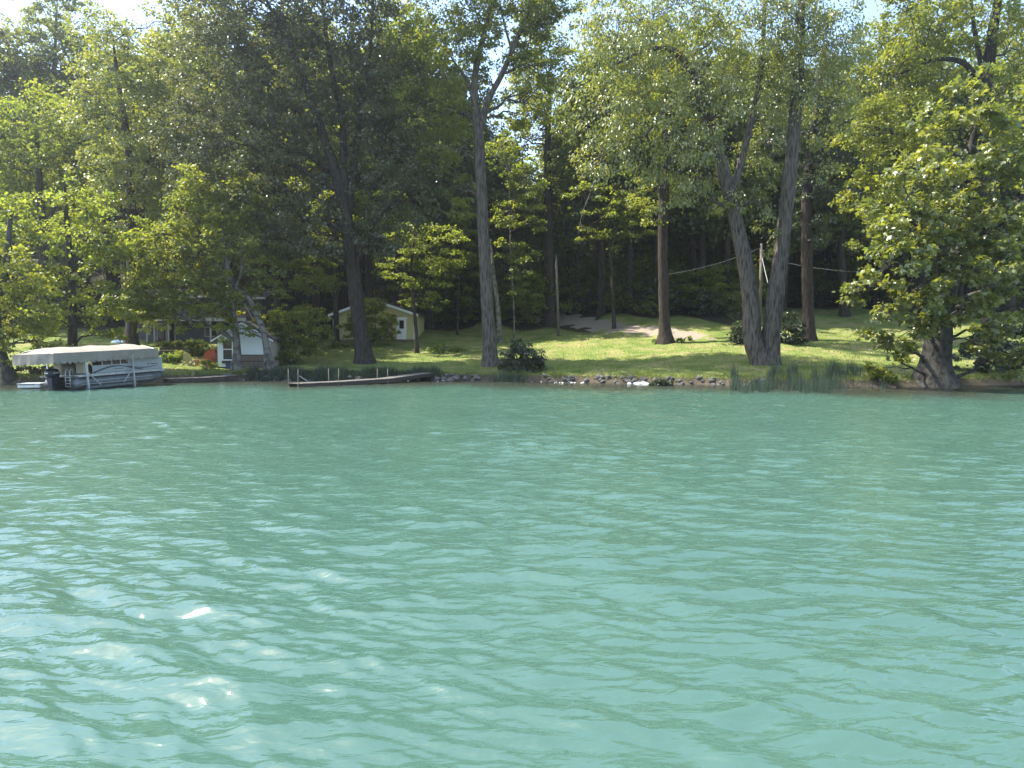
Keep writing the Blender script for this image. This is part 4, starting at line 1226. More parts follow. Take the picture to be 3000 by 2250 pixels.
# fence panels
def panel(x0, x1, y, z0, z1, name, mat, t=.025):
    return MB().box(((x0 + x1) / 2, y, (z0 + z1) / 2), (x1 - x0, t, z1 - z0)).build(name, mat, boat)
for y in (-1.19, 1.19):
    o_ = -.0 if y > 0 else .0
    for a, b in ((1.02, 2.32), (2.345, 3.68), (3.705, 6.08)):
        panel(a, b, y, .775, 1.20, 'fence_panel', M['boat_white'])
    for a, b in ((3.55, 4.55), (4.575, 6.08)):
        panel(a, b, y, 1.222, 1.47, 'fence_panel', M['boat_white'])
    m = MB()
    m.bar((1.0, y, 1.47), (3.55, y, 1.47), .028, n=6)
    for xx in (1.0, 1.7, 2.35, 2.95, 3.55):
        m.bar((xx, y, 1.19), (xx, y, 1.48), .025, n=6)
    m.box((3.54, y, 1.211), (5.1, .034, .018)).box((3.54, y, .770), (5.1, .034, .02)).box((4.82, y, 1.48), (2.54, .04, .022))
    m.build('rail', M['alu'], boat)
MB().box((6.09, 0, 1.12), (.025, 2.3, .70)).build('front_panel', M['boat_white'], boat)
# dark swoosh stripes on the shore-right side, raised 4 mm
def stripe(pts, name='stripe'):
    """pts: (x, z, thickness) on the starboard fence"""
    p = np.array(pts, float)
    xs = np.linspace(p[0, 0], p[-1, 0], 40)
    from_z = np.interp(xs, p[:, 0], p[:, 1])
    from_z = np.convolve(np.pad(from_z, 3, mode='edge'), np.ones(7) / 7, 'valid')
    th = np.interp(xs, p[:, 0], p[:, 2])
    m = MB()
    vs, fs = [], []
    for x, z, t in zip(xs, from_z, th):
        vs += [(x, -1.209, z + t / 2), (x, -1.209, z - t / 2), (x, -1.203, z + t / 2), (x, -1.203, z - t / 2)]
    for i in range(len(xs) - 1):
        a, b = 4 * i, 4 * i + 4
        fs += [(a, a + 1, b + 1, b), (a + 2, b + 2, b + 3, a + 3), (a, b, b + 2, a + 2), (a + 1, a + 3, b + 3, b + 1)]
    m.add(vs, fs).build(name, M['navy'], boat)
stripe([(1.05, .80, .06), (1.5, .92, .05), (2.1, 1.08, .055), (2.7, 1.13, .05), (3.3, 1.07, .05), (3.9, .93, .08), (4.4, .84, .05), (4.6, .82, .01)])
stripe([(1.1, .86, .03), (1.6, 1.0, .03), (2.2, 1.135, .02), (2.6, 1.165, .012)])
stripe([(3.3, 1.09, .012), (3.9, 1.0, .035), (4.5, .92, .05), (5.0, .93, .04), (5.5, .985, .03), (5.85, 1.03, .01)])
stripe([(1.05, .785, .02), (3.0, .787, .02), (6.0, .787, .02)])
# registration characters and maker's script, both too small to read in the photograph: rows of short dark strokes
m = MB()
for x0, n in ((4.95, 2), (5.22, 4), (5.58, 2)):
    for i in range(n):
        m.box((x0 + i * .072, -1.206, 1.115), (.050, .006, .062))
m.build('registration_lettering', M['navy'], boat)
m = MB()
m.box((2.55, -1.206, .985), (.05, .006, .10)).box((2.86, -1.206, .955), (.52, .006, .028))
m.build('script_lettering', M['house_grey'], boat)
# seats and helm inside
m = MB()
m.box((1.0, .86, .98), (.9, .55, .42)).box((.62, .86, 1.26), (.16, .6, .62)).box((1.0, 1.12, 1.3), (.9, .12, .34))
m.build('seat', M['boat_seat'], boat, bevel=.04)
m = MB()
m.box((.66, -.76, 1.15), (.14, .62, .72))
m.build('seat', M['boat_seat'], boat, bevel=.04)
m = MB()
m.box((2.6, -.82, 1.0), (1.7, .5, .42)).box((2.6, -1.05, 1.28), (1.7, .14, .34))
m.build('seat', M['boat_brown'], boat, bevel=.04)
m = MB()
m.box((4.7, -.82, 1.0), (2.0, .5, .42)).box((4.7, .82, 1.0), (2.0, .5, .42)).box((4.7, 1.06, 1.3), (2.0, .12, .3))
m.build('seat', M['boat_seat'], boat, bevel=.04)
m = MB()
m.box((2.9, .5, 1.15), (.5, .6, .75)).box((2.75, .5, 1.58), (.10, .5, .16), Matrix.Rotation(.4, 3, 'Y'))
m.build('helm', M['boat_brown'], boat, bevel=.03)
# folded bimini cover slung across the stern
m = MB()
m.tube([(.55, -1.05, 1.60), (.55, -.4, 1.57), (.55, .5, 1.57), (.55, 1.1, 1.60)], [.07, .10, .10, .07], 9)
m.tube([(.6, -1.1, 1.62), (1.2, -1.14, 1.48), (1.9, -1.12, 1.60)], [.05, .10, .04], 8)
m.build('folded_cover', M['canvas'], boat, smooth=True)
m = MB()
for y in (-1.12, 1.12):
    m.bar((.6, y, 1.58), (1.5, y, .80), .022, n=6)
m.build('cover_frame', M['navy'], boat)
# outboard motor on the transom
mot = MB()
secs = [(.93, .15, .20, -.42), (1.0, .24, .33, -.43), (1.15, .27, .38, -.44), (1.32, .255, .36, -.46), (1.43, .20, .28, -.48), (1.47, .08, .12, -.48)]
ring = []
vs, fs = [], []
for z, hw, hl, xc in secs:
    for k in range(16):
        a = k / 16 * 6.283
        ca, sa = math.cos(a), math.sin(a)
        e = .7
        vs.append((xc + hl * math.copysign(abs(ca) ** e, ca), .05 + hw * math.copysign(abs(sa) ** e, sa), z - .30))
n = 16
for i in range(len(secs) - 1):
    for k in range(n):
        fs.append((i * n + k, i * n + (k + 1) % n, (i + 1) * n + (k + 1) % n, (i + 1) * n + k))
fs += [tuple(range(n - 1, -1, -1)), tuple(range((len(secs) - 1) * n, len(secs) * n))]
motor = mot.add(vs, fs).build('outboard_motor', M['navy'], boat, smooth=True)
m = MB()
m.add(*(lambda p: ([(x, .05 + y, z) for x, y, z in p], [(0, 1, 2, 3), (7, 6, 5, 4), (0, 4, 5, 1), (1, 5, 6, 2), (2, 6, 7, 3), (3, 7, 4, 0)]))(
    [(-.68, -.20, .66), (-.20, -.20, .66), (-.20, .20, .66), (-.68, .20, .66), (-.58, -.11, .10), (-.30, -.11, .10), (-.30, .11, .10), (-.58, .11, .10)]))
m.box((-.42, .05, -.08), (.22, .12, .5)).box((-.40, .05, -.02), (.46, .30, .03))
m.build('leg', M['navy'], motor)
MB().box((-.26, .05, .46), (.14, .34, .44)).box((-.06, .05, .62), (.3, .5, .10)).build('bracket', M['black'], motor)
m = MB()
m.box((-.44, -.222, .92), (.34, .006, .05)).box((-.815, .05, .92), (.006, .24, .05))
m.build('decal', M['alu'], motor)
# boarding ladder and grab rails at the stern corner
m = MB()
for y in (-.62, -.95):
    m.tube([(-.02, y, .80), (-.03, y, 1.06), (-.10, y, 1.10), (-.20, y, 1.02), (-.22, y, .62), (-.24, y, .10)], [.02] * 6, 6)
for z in (.15, .32, .49, .64):
    m.box((-.22, -.785, z), (.07, .33, .025))
m.build('ladder', M['alu'], boat, smooth=True)
m = MB()
for y_, l_ in ((-.80, .72), (.92, .5)):
    MB().box((-.12, y_, .70), (.36, l_, .06)).build('swim_step', M['alu_dull'], boat)

# ------- lift with its canopy
lift = empty('boat_lift', BO, rot=(-0.035, -0.036, R(71)))
tag(lift, 'boat lift with long scalloped tan canvas canopy over the pontoon boat', 'boat lift')
x0, x1, hw = -1.53, 5.55, 1.50
nu, nvv = 58, 15
vs, fs = [], []
for i in range(nu):
    u = i / (nu - 1)
    x = x0 + (x1 - x0) * u
    endd = min(u, 1 - u) * (x1 - x0)
    hip = sstep(0, .75, endd)
    for j in range(nvv):
        t = -1 + 2 * j / (nvv - 1)
        y = hw * t
        z = 1.98 + (.34 * (1 - abs(t) ** 1.7)) * hip
        z += .012 * math.sin(x * 3.2 + y * 1.1) * hip - .045 * abs(math.sin(x * 1.36 + .3)) * (1 - t * t) + .014 * math.sin(x * 7.1 + 5 * t) * (1 - t * t)
        z += .012 * math.sin(9 * y + 2.3 * x) * (1 - hip)
        vs.append((x, y, z))
for i in range(nu - 1):
    for j in range(nvv - 1):
        a = i * nvv + j
        fs.append((a, a + nvv, a + nvv + 1, a + 1))
MB().add(vs, fs).build('canopy', M['canvas'], lift, smooth=True)
# valance all round, scalloped along the bottom
per = []
def edge_pts(ax, ay, bx, by, n):
    for i in range(n):
        t = i / n
        per.append((ax + (bx - ax) * t, ay + (by - ay) * t))
edge_pts(x0, -hw, x1, -hw, 240)
edge_pts(x1, -hw, x1, hw, 96)
edge_pts(x1, hw, x0, hw, 240)
edge_pts(x0, hw, x0, -hw, 96)
vs, fs = [], []
L = 0.0
nlev = 6
for i, (x, y) in enumerate(per):
    if i:
        L += math.hypot(x - per[i - 1][0], y - per[i - 1][1])
    sc = abs(math.sin(math.pi * L / .37)) ** .55
    zb = 1.40 + .13 * (1 - sc)
    zt = 1.985
    ox, oy = 0, 0
    if abs(y + hw) < 1e-6: oy = -1
    elif abs(y - hw) < 1e-6: oy = 1
    elif x > 0: ox = 1
    else: ox = -1
    for k in range(nlev):
        t = k / (nlev - 1)
        w = (.016 + .026 * math.sin(L * 2.1 + t * 1.3) + .014 * math.sin(L * 5.3 + 1 + t * 2) + .01 * math.sin(L * 11)) * t + .004 * (1 - t)
        vs.append((x + ox * w, y + oy * w, zt + (zb - zt) * t))
n = len(per)
for i in range(n):
    j = (i + 1) % n
    for k in range(nlev - 1):
        fs.append((i * nlev + k, j * nlev + k, j * nlev + k + 1, i * nlev + k + 1))
MB().add(vs, fs).build('valance', M['canvas'], lift, smooth=True)
m = MB()
for y in (-1.4, 1.4):
    m.bar((-1.4, y, 1.94), (5.4, y, 1.94), .045)
for x in np.linspace(-1.4, 5.4, 7):
    m.tube([(x, -1.4, 1.95), (x, -.7, 2.13), (x, 0, 2.20), (x, .7, 2.13), (x, 1.4, 1.95)], [.018] * 5, 6)
m.build('canopy_frame', M['alu'], lift)
for x, y in ((.47, -1.45), (3.62, -1.45), (.47, 1.45), (3.62, 1.45)):
    MB().bar((x, y, -.6), (x, y, 1.93), .085, .085).build('post', M['alu'], lift)
for x, sg in ((.47, 1), (3.62, -1)):
    MB().bar((x + sg * .06, -1.45, .84), (x + sg * .80, -1.45, .10), .045, .045).build('brace', M['alu'], lift)
m = MB()
m.box((2.05, -1.45, .02), (3.4, .08, .12)).box((2.05, 1.45, .02), (3.4, .08, .12))
m.box((.47, 0, -.06), (.09, 2.84, .09)).box((3.62, 0, -.06), (.09, 2.84, .09))
m.build('cradle', M['alu_dull'], lift)

# short white dock section left of the stern
q = P(100, 1128, 41.6)
wd = empty('dock_section', (q[0], 41.6, 0), rz=R(8))
tag(wd, 'short white floating dock section left of the pontoon boat stern', 'dock')
MB().box((0, 0, .16), (1.15, 1.2, .20)).build('float', M['white_paint'], wd, bevel=.03)
MB().box((0, -.005, .285), (1.20, 1.26, .04)).build('deck', M['alu'], wd)
MB().box((-.15, -.60, .235), (.9, .03, .035)).build('bumper', M['black'], wd)
MB().bar((-.50, -.55, -.5), (-.50, -.55, .62), .022, n=7).build('post', M['wood_pole'], wd)

# ================================================================== DOCKS
def dock(name, label, sections, width, posts, boards=True, beam=.20):
    """sections: list of (x, y, z) along the near edge; width goes to the far side; posts: (distance, side, top)"""
    P0 = Vector(sections[0])
    root = empty(name, P0)
    tag(root, label, 'dock')
    ax = (Vector(sections[-1]) - P0)
    ax.z = 0
    ax.normalize()
    wv = Vector((-ax.y, ax.x, 0))
    gg = np.random.default_rng(3)
    fm, bm_ = MB(), MB()
    cum = [0]
    for a, b in zip(sections[:-1], sections[1:]):
        a, b = Vector(a) - P0, Vector(b) - P0
        Ls = (b - a).length
        d = (b - a).normalized()
        q = Matrix((d, wv, d.cross(wv))).transposed()
        for off in (0.02, width - .02):
            c = (a + b) / 2 + wv * off - Vector((0, 0, beam / 2 + .035))
            fm.box(c, (Ls - .02, .045, beam), q)
        nb = max(1, int(Ls / .145))
        for i in range(nb):
            t = (i + .5) / nb
            c = a + (b - a) * t + wv * (width / 2)
            bm_.box(c + Vector((0, 0, -.016 + gg.normal() * .003)), (Ls / nb - .012, width + .06, .032), q)
        cum.append(cum[-1] + Ls)
    o = bm_.build('decking', M['wood_dock'], root)
    o['kind'] = 'stuff'
    fm.build('beam', M['wood_dark'], root)
    A = [Vector(s) - P0 for s in sections]
    for dist, side, top in posts:
        k = max(i for i in range(len(cum)) if cum[i] <= dist + 1e-6)
        k = min(k, len(A) - 2)
        t = (dist - cum[k]) / (cum[k + 1] - cum[k])
        c = A[k] + (A[k + 1] - A[k]) * t + wv * (-.03 if side == 0 else width + .03)
        MB().bar(c + Vector((0, 0, -1.1)), c + Vector((0, 0, top)), .022, n=8).build('post', M['wood_pole'], root, smooth=True)
    return root, A, wv

n0 = (-12.39, 43.0, .20)
dk, A, wv = dock('dock', 'long weathered plank dock with thin posts, ramping up from the water to the stony bank',
                 [n0, (-10.2, 44.75, .23), (-7.75, 46.9, .32), (-5.35, 50.6, .56)], 1.0,
                 [(0.02, 0, .82), (0.02, 1, .82), (2.55, 0, .80), (2.55, 1, .78), (5.95, 0, .62), (5.95, 1, .60)])
MB().bar(A[0] + Vector((.1, 0, .45)), A[0] + Vector((.62, .25, .05)), .02, n=6).build('loose_pipe', M['alu'], dk)
q = P(492, 1104, 47.2)
dock('dock', 'narrow grey dock running from the pontoon boat bow to the lawn bank', [(q[0], 47.2, .30), (q[0] + 1.9, 48.6, .32), (q[0] + 3.3, 50.3, .40)], .9,
     [(.4, 1, .62), (1.5, 0, .62)])

# ================================================================== WHITE BOATHOUSE
Yb = 55.6
pL, pR = P(637, 1071, Yb), P(795, 1071, Yb)
z0 = float(H((pL[0] + pR[0]) / 2, Yb)) + .12
W = pR[0] - pL[0]
Dp = 4.4
bh = empty('boathouse', ((pL[0] + pR[0]) / 2, Yb, z0), rz=R(-3))
tag(bh, 'small white gabled boathouse with a tall window and brown plank skirting', 'shed')
hw_, hwall, hap = W / 2, 2.15, 3.30
gg = np.random.default_rng(8)
# front gable: vertical boards in two widths, with window opening
win = (-hw_ + .42, -hw_ + 1.12, .55, 2.02)       # x0, x1, z0, z1
sk_x = -hw_ + 1.36
def top_z(x): return hap - (hap - hwall) * abs(x) / hw_
nb = 20
bw = W / nb
for i in range(nb):
    xa, xb = -hw_ + i * bw, -hw_ + (i + 1) * bw - .006
    y = -.025 + gg.normal() * .002
    zb = 0 if xb < sk_x + .02 else .90
    spans = [(zb, None)]
    if xb > win[0] and xa < win[1]:
        spans = [(zb, win[2]), (win[3], None)]
    for za, zt in spans:
        if zt is None:
            poly = [(xa, y, za), (xb, y, za), (xb, y, top_z(xb)), (xa, y, top_z(xa))]
            if xa < 0 < xb: poly.insert(3, (0, y, hap))
        else:
            poly = [(xa, y, za), (xb, y, za), (xb, y, zt), (xa, y, zt)]
        MB().extr(poly, (0, .024, 0)).build('plank', M['shed_white'], bh)
m = MB()
m.extr([(-hw_, .02, 0), (hw_, .02, 0), (hw_, .02, hwall), (0, .02, hap - .02), (-hw_, .02, hwall)], (0, .05, 0))
m.build('front_wall', M['shed_white'], bh) if False else None
for sx in (-1, 1):
    MB().box((sx * (hw_ - .035), Dp / 2 + .02, hwall / 2), (.06, Dp, hwall)).build('wall', M['shed_side'], bh)
MB().extr([(-hw_, Dp, 0), (hw_, Dp, 0), (hw_, Dp, hwall), (0, Dp, hap - .02), (-hw_, Dp, hwall)], (0, .06, 0)).build('wall', M['shed_side'], bh)
MB().box((0, Dp / 2, -.06), (W - .05, Dp, .10)).build('floor', M['wood_dark'], bh)
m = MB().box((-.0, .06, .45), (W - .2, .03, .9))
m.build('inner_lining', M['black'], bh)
for sx in (-1, 1):                                  # roof slopes with shingle courses
    ex = sx * (hw_ + .34)
    ez = top_z(hw_) - (hap - hwall) / hw_ * .34
    a = [(0, -.35, hap + .03), (ex, -.35, ez + .03), (ex, Dp + .3, ez + .03), (0, Dp + .3, hap + .03)]
    roof = MB().extr(a, (0, 0, .07)).build('roof', M['shingle'], bh)
    f = MB()
    f.extr([(0, -.352, hap - .12), (0, -.352, hap + .025), (ex, -.352, ez + .025), (ex, -.352, ez - .12)], (0, -.03, 0))
    f.build('fascia', M['white_paint'], roof)
    nc_ = 9
    for c in range(nc_):
        t0_, t1_ = c / nc_, (c + 1) / nc_
        xa, xb = ex * t0_, ex * t1_
        za, zb = hap + .03 + (ez - hap) * t0_, hap + .03 + (ez - hap) * t1_
        MB().extr([(xa, -.40, za + .072), (xb, -.40, zb + .080), (xb, -.40, zb + .098), (xa, -.40, za + .080)], (0, Dp + .75, 0)).build('shingle', M['shingle'], roof)
w_ = MB()
wx, wz = (win[0] + win[1]) / 2, (win[2] + win[3]) / 2
wd_, wh_ = win[1] - win[0], win[3] - win[2]
for c, s in (((win[0] - .03, -.035, wz), (.08, .06, wh_ + .14)), ((win[1] + .03, -.035, wz), (.08, .06, wh_ + .14)),
             ((wx, -.035, win[2] - .03), (wd_ - .02, .06, .08)), ((wx, -.035, win[3] + .03), (wd_ - .02, .06, .08)), ((wx, -.03, wz + .02), (wd_ - .02, .05, .06))):
    w_.box(c, s)
wo = w_.build('window', M['white_paint'], bh)
MB().box((wx, .0, wz), (wd_, .012, wh_)).build('pane', M['glass'], wo)
pl = MB().box((wx + .02, -.17, win[2] - .20), (wd_ + .02, .26, .20)).build('window_box', M['wood_dark'], bh)
MB().box((wx + .22, -.16, win[2] - .50), (.62, .10, .40)).build('blue_panel', M['planter_blue'], bh)
# brown plank skirting under the right-hand part
x = sk_x + .02
while x < hw_ - .05:
    wpl = gg.uniform(.10, .15)
    MB().box((x + wpl / 2, -.10 + gg.normal() * .006, .36), (wpl - .022, .03, 1.02 + gg.normal() * .03)).build('skirt_plank', M['wood_skirt'], bh)
    x += wpl
MB().box(((sk_x + hw_) / 2, -.125, .42), (hw_ - sk_x, .025, .07)).box(((sk_x + hw_) / 2, -.105, .885), (hw_ - sk_x, .06, .05)).build('skirt_rail', M['wood_dark'], bh)
for i, xx in enumerate((hw_ + .14, hw_ + .30)):
    MB().bar((xx, -.2, -.25), (xx - .08, .1, .75), .07, .05).build('prop_post', M['wood_skirt'], bh)
for xx in (-hw_ + .1, 0, hw_ - .1):
    for yy in (.15, Dp - .2):
        MB().box((xx, yy, -.30), (.25, .25, .42)).build('pier', M['stone'], bh)

# pale little boat hull under the bush beside the boathouse
q = ground_at(826, 1066)
hull = MB()
vs, fs = [], []
for i in range(9):
    t = i / 8
    x = -1.3 + 2.6 * t
    w = .36 * math.sin(math.pi * (0.08 + .84 * t)) ** .6
    h = .34 + .10 * (2 * t - 1) ** 2
    for k in range(7):
        a = math.pi * k / 6
        vs.append((x, math.cos(a) * w, h - .0 - math.sin(a) * (h - .03)))
for i in range(8):
    for k in range(6):
        a = i * 7 + k
        fs.append((a, a + 1, a + 8, a + 7))
hull.add(vs, fs)
rb = empty('rowing_boat', (q[0], q[1] + .6, q[2]), rot=(R(28), 0, R(65)))
tag(rb, 'pale little boat hull tipped on its side beside the boathouse and the shrub', 'boat')
hull.build('hull', M['white_paint'], rb, smooth=True)
m = MB()
for sg in (-1, 1):
    m.tube([(vs[i * 7 + (0 if sg > 0 else 6)][0], vs[i * 7 + (0 if sg > 0 else 6)][1], vs[i * 7][2]) for i in range(9)], [.022] * 9, 6)
m.build('gunwale', M['wood_dark'], rb)
MB().box((.3, 0, .30), (.22, .6, .03)).box((-.6, 0, .30), (.2, .5, .03)).build('thwart', M['wood_skirt'], rb)

# ================================================================== YELLOW CABIN
gcab = ground_at(1180, 1000)
Yc = gcab[1] + .3
cL, cR = P(978, 995, Yc), P(1215, 995, Yc)
Wc = cR[0] - cL[0]
cz = float(H((cL[0] + cR[0]) / 2, Yc)) + .12
k_ = Yc / FPX
cab = empty('cabin', ((cL[0] + cR[0]) / 2, Yc, cz), rz=R(-2))
tag(cab, 'pale yellow lap-sided cabin with white eaves and a half-glazed white door', 'cabin')
hwc = Wc / 2
hev = 74 * k_
hcp = hev + 40 * k_
Dc = 6.0
dx0, dx1, dtop = (1167 - 1096.5) * k_, (1188 - 1096.5) * k_, 60 * k_
def ctop(x): return hcp - (hcp - hev) * abs(x) / hwc
zc = 0.0
nrow = 22
for i in range(nrow):
    za, zb = hcp * i / nrow, hcp * (i + 1) / nrow
    def half(z): return hwc if z <= hev else hwc * (hcp - z) / (hcp - hev)
    ha, hb = half(za), half(zb)
    segs = [(-ha, ha, -hb, hb)]
    if za < dtop + .12:
        segs = [(-ha, dx0 - .12, -hb, dx0 - .12), (dx1 + .12, ha, dx1 + .12, hb)]
    for a0, a1, b0, b1 in segs:
        vs = [(a0, -.045, za), (a1, -.045, za), (b1, -.022, zb), (b0, -.022, zb), (a0, 0, za), (a1, 0, za), (b1, 0, zb), (b0, 0, zb)]
        MB().add(vs, [(0, 1, 2, 3), (7, 6, 5, 4), (0, 4, 5, 1), (1, 5, 6, 2), (2, 6, 7, 3), (3, 7, 4, 0)]).build('siding_plank', M['cabin_yellow'], cab)
MB().extr([(-hwc, .005, 0), (hwc, .005, 0), (hwc, .005, hev), (0, .005, hcp - .02), (-hwc, .005, hev)], (0, .1, 0)).build('wall', M['cabin_yellow'], cab)
for sx in (-1, 1):
    MB().box((sx * (hwc - .06), Dc / 2 + .11, hev / 2), (.12, Dc, hev)).build('wall', M['cabin_yellow'], cab)
    MB().box((sx * (hwc - .03), -.055, hev / 2), (.10, .04, hev)).build('corner_board', M['white_paint'], cab)
MB().extr([(-hwc, Dc, 0), (hwc, Dc, 0), (hwc, Dc, hev), (0, Dc, hcp - .02), (-hwc, Dc, hev)], (0, .1, 0)).build('wall', M['cabin_yellow'], cab)
MB().box((0, Dc / 2, -.12), (Wc + .04, Dc + .1, .24)).build('foundation', M['wood_skirt'], cab)
for sx in (-1, 1):
    ex = sx * (hwc + .42)
    sl = (hcp - hev) / hwc
    ez = hev - sl * .42
    roof = MB().extr([(0, -.5, hcp + .04), (ex, -.5, ez + .04), (ex, Dc + .4, ez + .04), (0, Dc + .4, hcp + .04)], (0, 0, .08)).build('roof', M['shingle'], cab)
    MB().extr([(0, -.503, hcp - .14), (0, -.503, hcp + .10), (ex, -.503, ez + .10), (ex, -.503, ez - .14)], (0, -.03, 0)).build('fascia', M['white_paint'], roof)
    MB().extr([(0, -.49, hcp + .035), (ex, -.49, ez + .035), (ex, -.06, ez + .035), (0, -.06, hcp + .035)], (0, 0, -.02)).build('soffit', M['white_paint'], roof)
m = MB()
m.tube([(-hwc - .36, -.46, hev - .28), (-hwc - .30, -.40, hev - .36), (-hwc - .04, -.12, hev - .50), (-hwc - .04, -.12, .1)], [.05] * 4, 8)
m.build('downpipe', M['white_paint'], cab, smooth=True)
dw = dx1 - dx0
door = MB().box(((dx0 + dx1) / 2, -.02, dtop / 2), (dw, .04, dtop)).build('door', M['white_paint'], cab)
MB().box(((dx0 + dx1) / 2 + .0, -.045, dtop * .72), (dw * .62, .012, dtop * .40)).build('pane', M['glass'], door)
MB().box((dx0 + .09, -.065, dtop * .46), (.05, .05, .10)).build('handle', M['alu_dull'], door)
m = MB()
m.box((dx0 - .06, -.045, dtop / 2), (.12, .05, dtop)).box((dx1 + .06, -.045, dtop / 2), (.12, .05, dtop)).box(((dx0 + dx1) / 2, -.055, dtop + .07), (dw + .44, .07, .14))
m.build('door_casing', M['white_paint'], cab)
MB().box(((dx0 + dx1) / 2, -.35, -.10), (dw + .6, .6, .12)).build('step', M['wood_skirt'], cab)

# ================================================================== GREY HOUSE BEHIND THE GARDEN
gh = ground_at(500, 1005)
Yh = gh[1] + 1.5
hl, hr = P(395, 1005, Yh), P(770, 1005, Yh)
hz = float(H((hl[0] + hr[0]) / 2, Yh)) - .1
house = empty('house', ((hl[0] + hr[0]) / 2, Yh, hz))
tag(house, 'dark grey two-storey house with a railed upper deck, half hidden by leaves', 'house')
Wh = hr[0] - hl[0]
kh = Yh / FPX
def hx(px): return (px - 582.5) * kh
def hzz(py): return (1007 - py) * kh
MB().box((0, 4.0, hzz(880) / 2), (Wh, 8.0, hzz(880))).build('wall', M['house_grey'], house)
MB().extr([(-Wh / 2 - .5, -.6, hzz(880)), (Wh / 2 + .5, -.6, hzz(880)), (Wh / 2 + .5, 4.0, hzz(880) + 1.1), (-Wh / 2 - .5, 4.0, hzz(880) + 1.1)], (0, 0, .12)).build('roof', M['shingle'], house)
MB().extr([(-Wh / 2 - .5, 8.6, hzz(880)), (Wh / 2 + .5, 8.6, hzz(880)), (Wh / 2 + .5, 4.0, hzz(880) + 1.1), (-Wh / 2 - .5, 4.0, hzz(880) + 1.1)], (0, 0, .12)).build('roof', M['shingle'], house)
MB().box((0, -.62, hzz(880) + .06), (Wh + 1.0, .04, .2)).build('fascia', M['house_trim'], house)
MB().box((hx(570), -.9, hzz(941)), (hx(745) - hx(400), 1.8, .26)).build('deck', M['deck_wood'], house)
MB().box((hx(570), -1.82, hzz(941)), (hx(745) - hx(400), .05, .30)).build('deck_beam', M['house_trim'], house)
m = MB()
m.box((hx(570), -1.75, hzz(906)), (hx(745) - hx(400), .09, .06)).box((hx(570), -1.75, hzz(934)), (hx(745) - hx(400), .05, .05))
m.build('railing', M['deck_wood'], house)
m = MB()
for xx in np.arange(hx(402), hx(744), .16):
    m.box((xx, -1.75, hzz(920)), (.045, .04, hzz(906) - hzz(934) - .06))
m.build('baluster', M['deck_wood'], house)['kind'] = 'stuff'
for px in (402, 459, 480, 520, 640, 744):
    MB().box((hx(px), -1.7, hzz(941) / 2 - .05), (.14, .14, hzz(941) - .15)).build('post', M['house_trim'], house)
dr = MB()
for px in (462, 488, 514):
    dr.box((hx(px), -.03, hzz(978)), (.09, .06, hzz(953)))
dr.box((hx(488), -.03, hzz(951)), (hx(518) - hx(458), .06, .12))
dro = dr.build('patio_door', M['house_trim'], house)
MB().box((hx(475), -.012, hzz(979)), (hx(486) - hx(464), .02, hzz(955))).build('pane', M['glass'], dro)
MB().box((hx(501), -.012, hzz(979)), (hx(512) - hx(490), .02, hzz(955))).build('pane', M['glass'], dro)
for pa, pb, py0, py1 in ((430, 452, 912, 893), (560, 600, 928, 893), (620, 650, 928, 893), (600, 640, 990, 960)):
    f = MB().box((hx((pa + pb) / 2), -.03, (hzz(py0) + hzz(py1)) / 2), (hx(pb) - hx(pa), .06, hzz(py1) - hzz(py0))).build('window', M['house_trim'], house)
    MB().box((hx((pa + pb) / 2), -.066, (hzz(py0) + hzz(py1)) / 2), (hx(pb) - hx(pa) - .2, .02, hzz(py1) - hzz(py0) - .2)).build('pane', M['glass'], f)
MB().tube([(hx(477), -1.5, hzz(953)), (hx(477), -1.5, hzz(957)), (hx(477), -1.5, hzz(960))], [.05, .11, .13], 8).build('lantern', M['lamp_amber'], house)
# little brown gable dormer with white rakes
Gx, Gz = hx(731), hzz(940)
MB().extr([(Gx - .75, -1.2, Gz), (Gx + .75, -1.2, Gz), (Gx, -1.2, Gz + 1.35)], (0, 1.2, 0)).build('gable', M['boat_brown'], house)
m = MB()
m.bar((Gx - .82, -1.23, Gz - .05), (Gx - .02, -1.23, Gz + 1.42), .04, .10).bar((Gx + .82, -1.26, Gz - .05), (Gx + .02, -1.26, Gz + 1.42), .04, .10)
m.build('rake_board', M['house_trim'], house)

# blue garden parasol
q = ground_at(355, 1012)
pa = empty('parasol', q)
tag(pa, 'pale blue garden parasol open behind the boat canopy', 'parasol')
zt = 2.4 + (1012 - 985) / FPX * q[1] - q[2]
m = MB()
n = 8
Rr = 27 * q[1] / FPX
vs = [(0, 0, zt)] + [(math.cos(i / n * 6.283) * Rr, math.sin(i / n * 6.283) * Rr, zt - .48) for i in range(n)] + [(math.cos(i / n * 6.283) * Rr, math.sin(i / n * 6.283) * Rr, zt - .60) for i in range(n)]
fs = [(0, 1 + i, 1 + (i + 1) % n) for i in range(n)] + [(1 + i, 9 + i, 9 + (i + 1) % n, 1 + (i + 1) % n) for i in range(n)]
m.add(vs, fs).build('canopy', M['blue_cloth'], pa)
MB().bar((0, 0, 0), (0, 0, zt + .06), .03, n=8).build('pole', M['white_paint'], pa)
m = MB()
for i in range(n):
    m.bar((0, 0, zt - .08), (math.cos(i / n * 6.283) * (Rr - .03), math.sin(i / n * 6.283) * (Rr - .03), zt - .52), .012)
m.build('rib', M['white_paint'], pa)

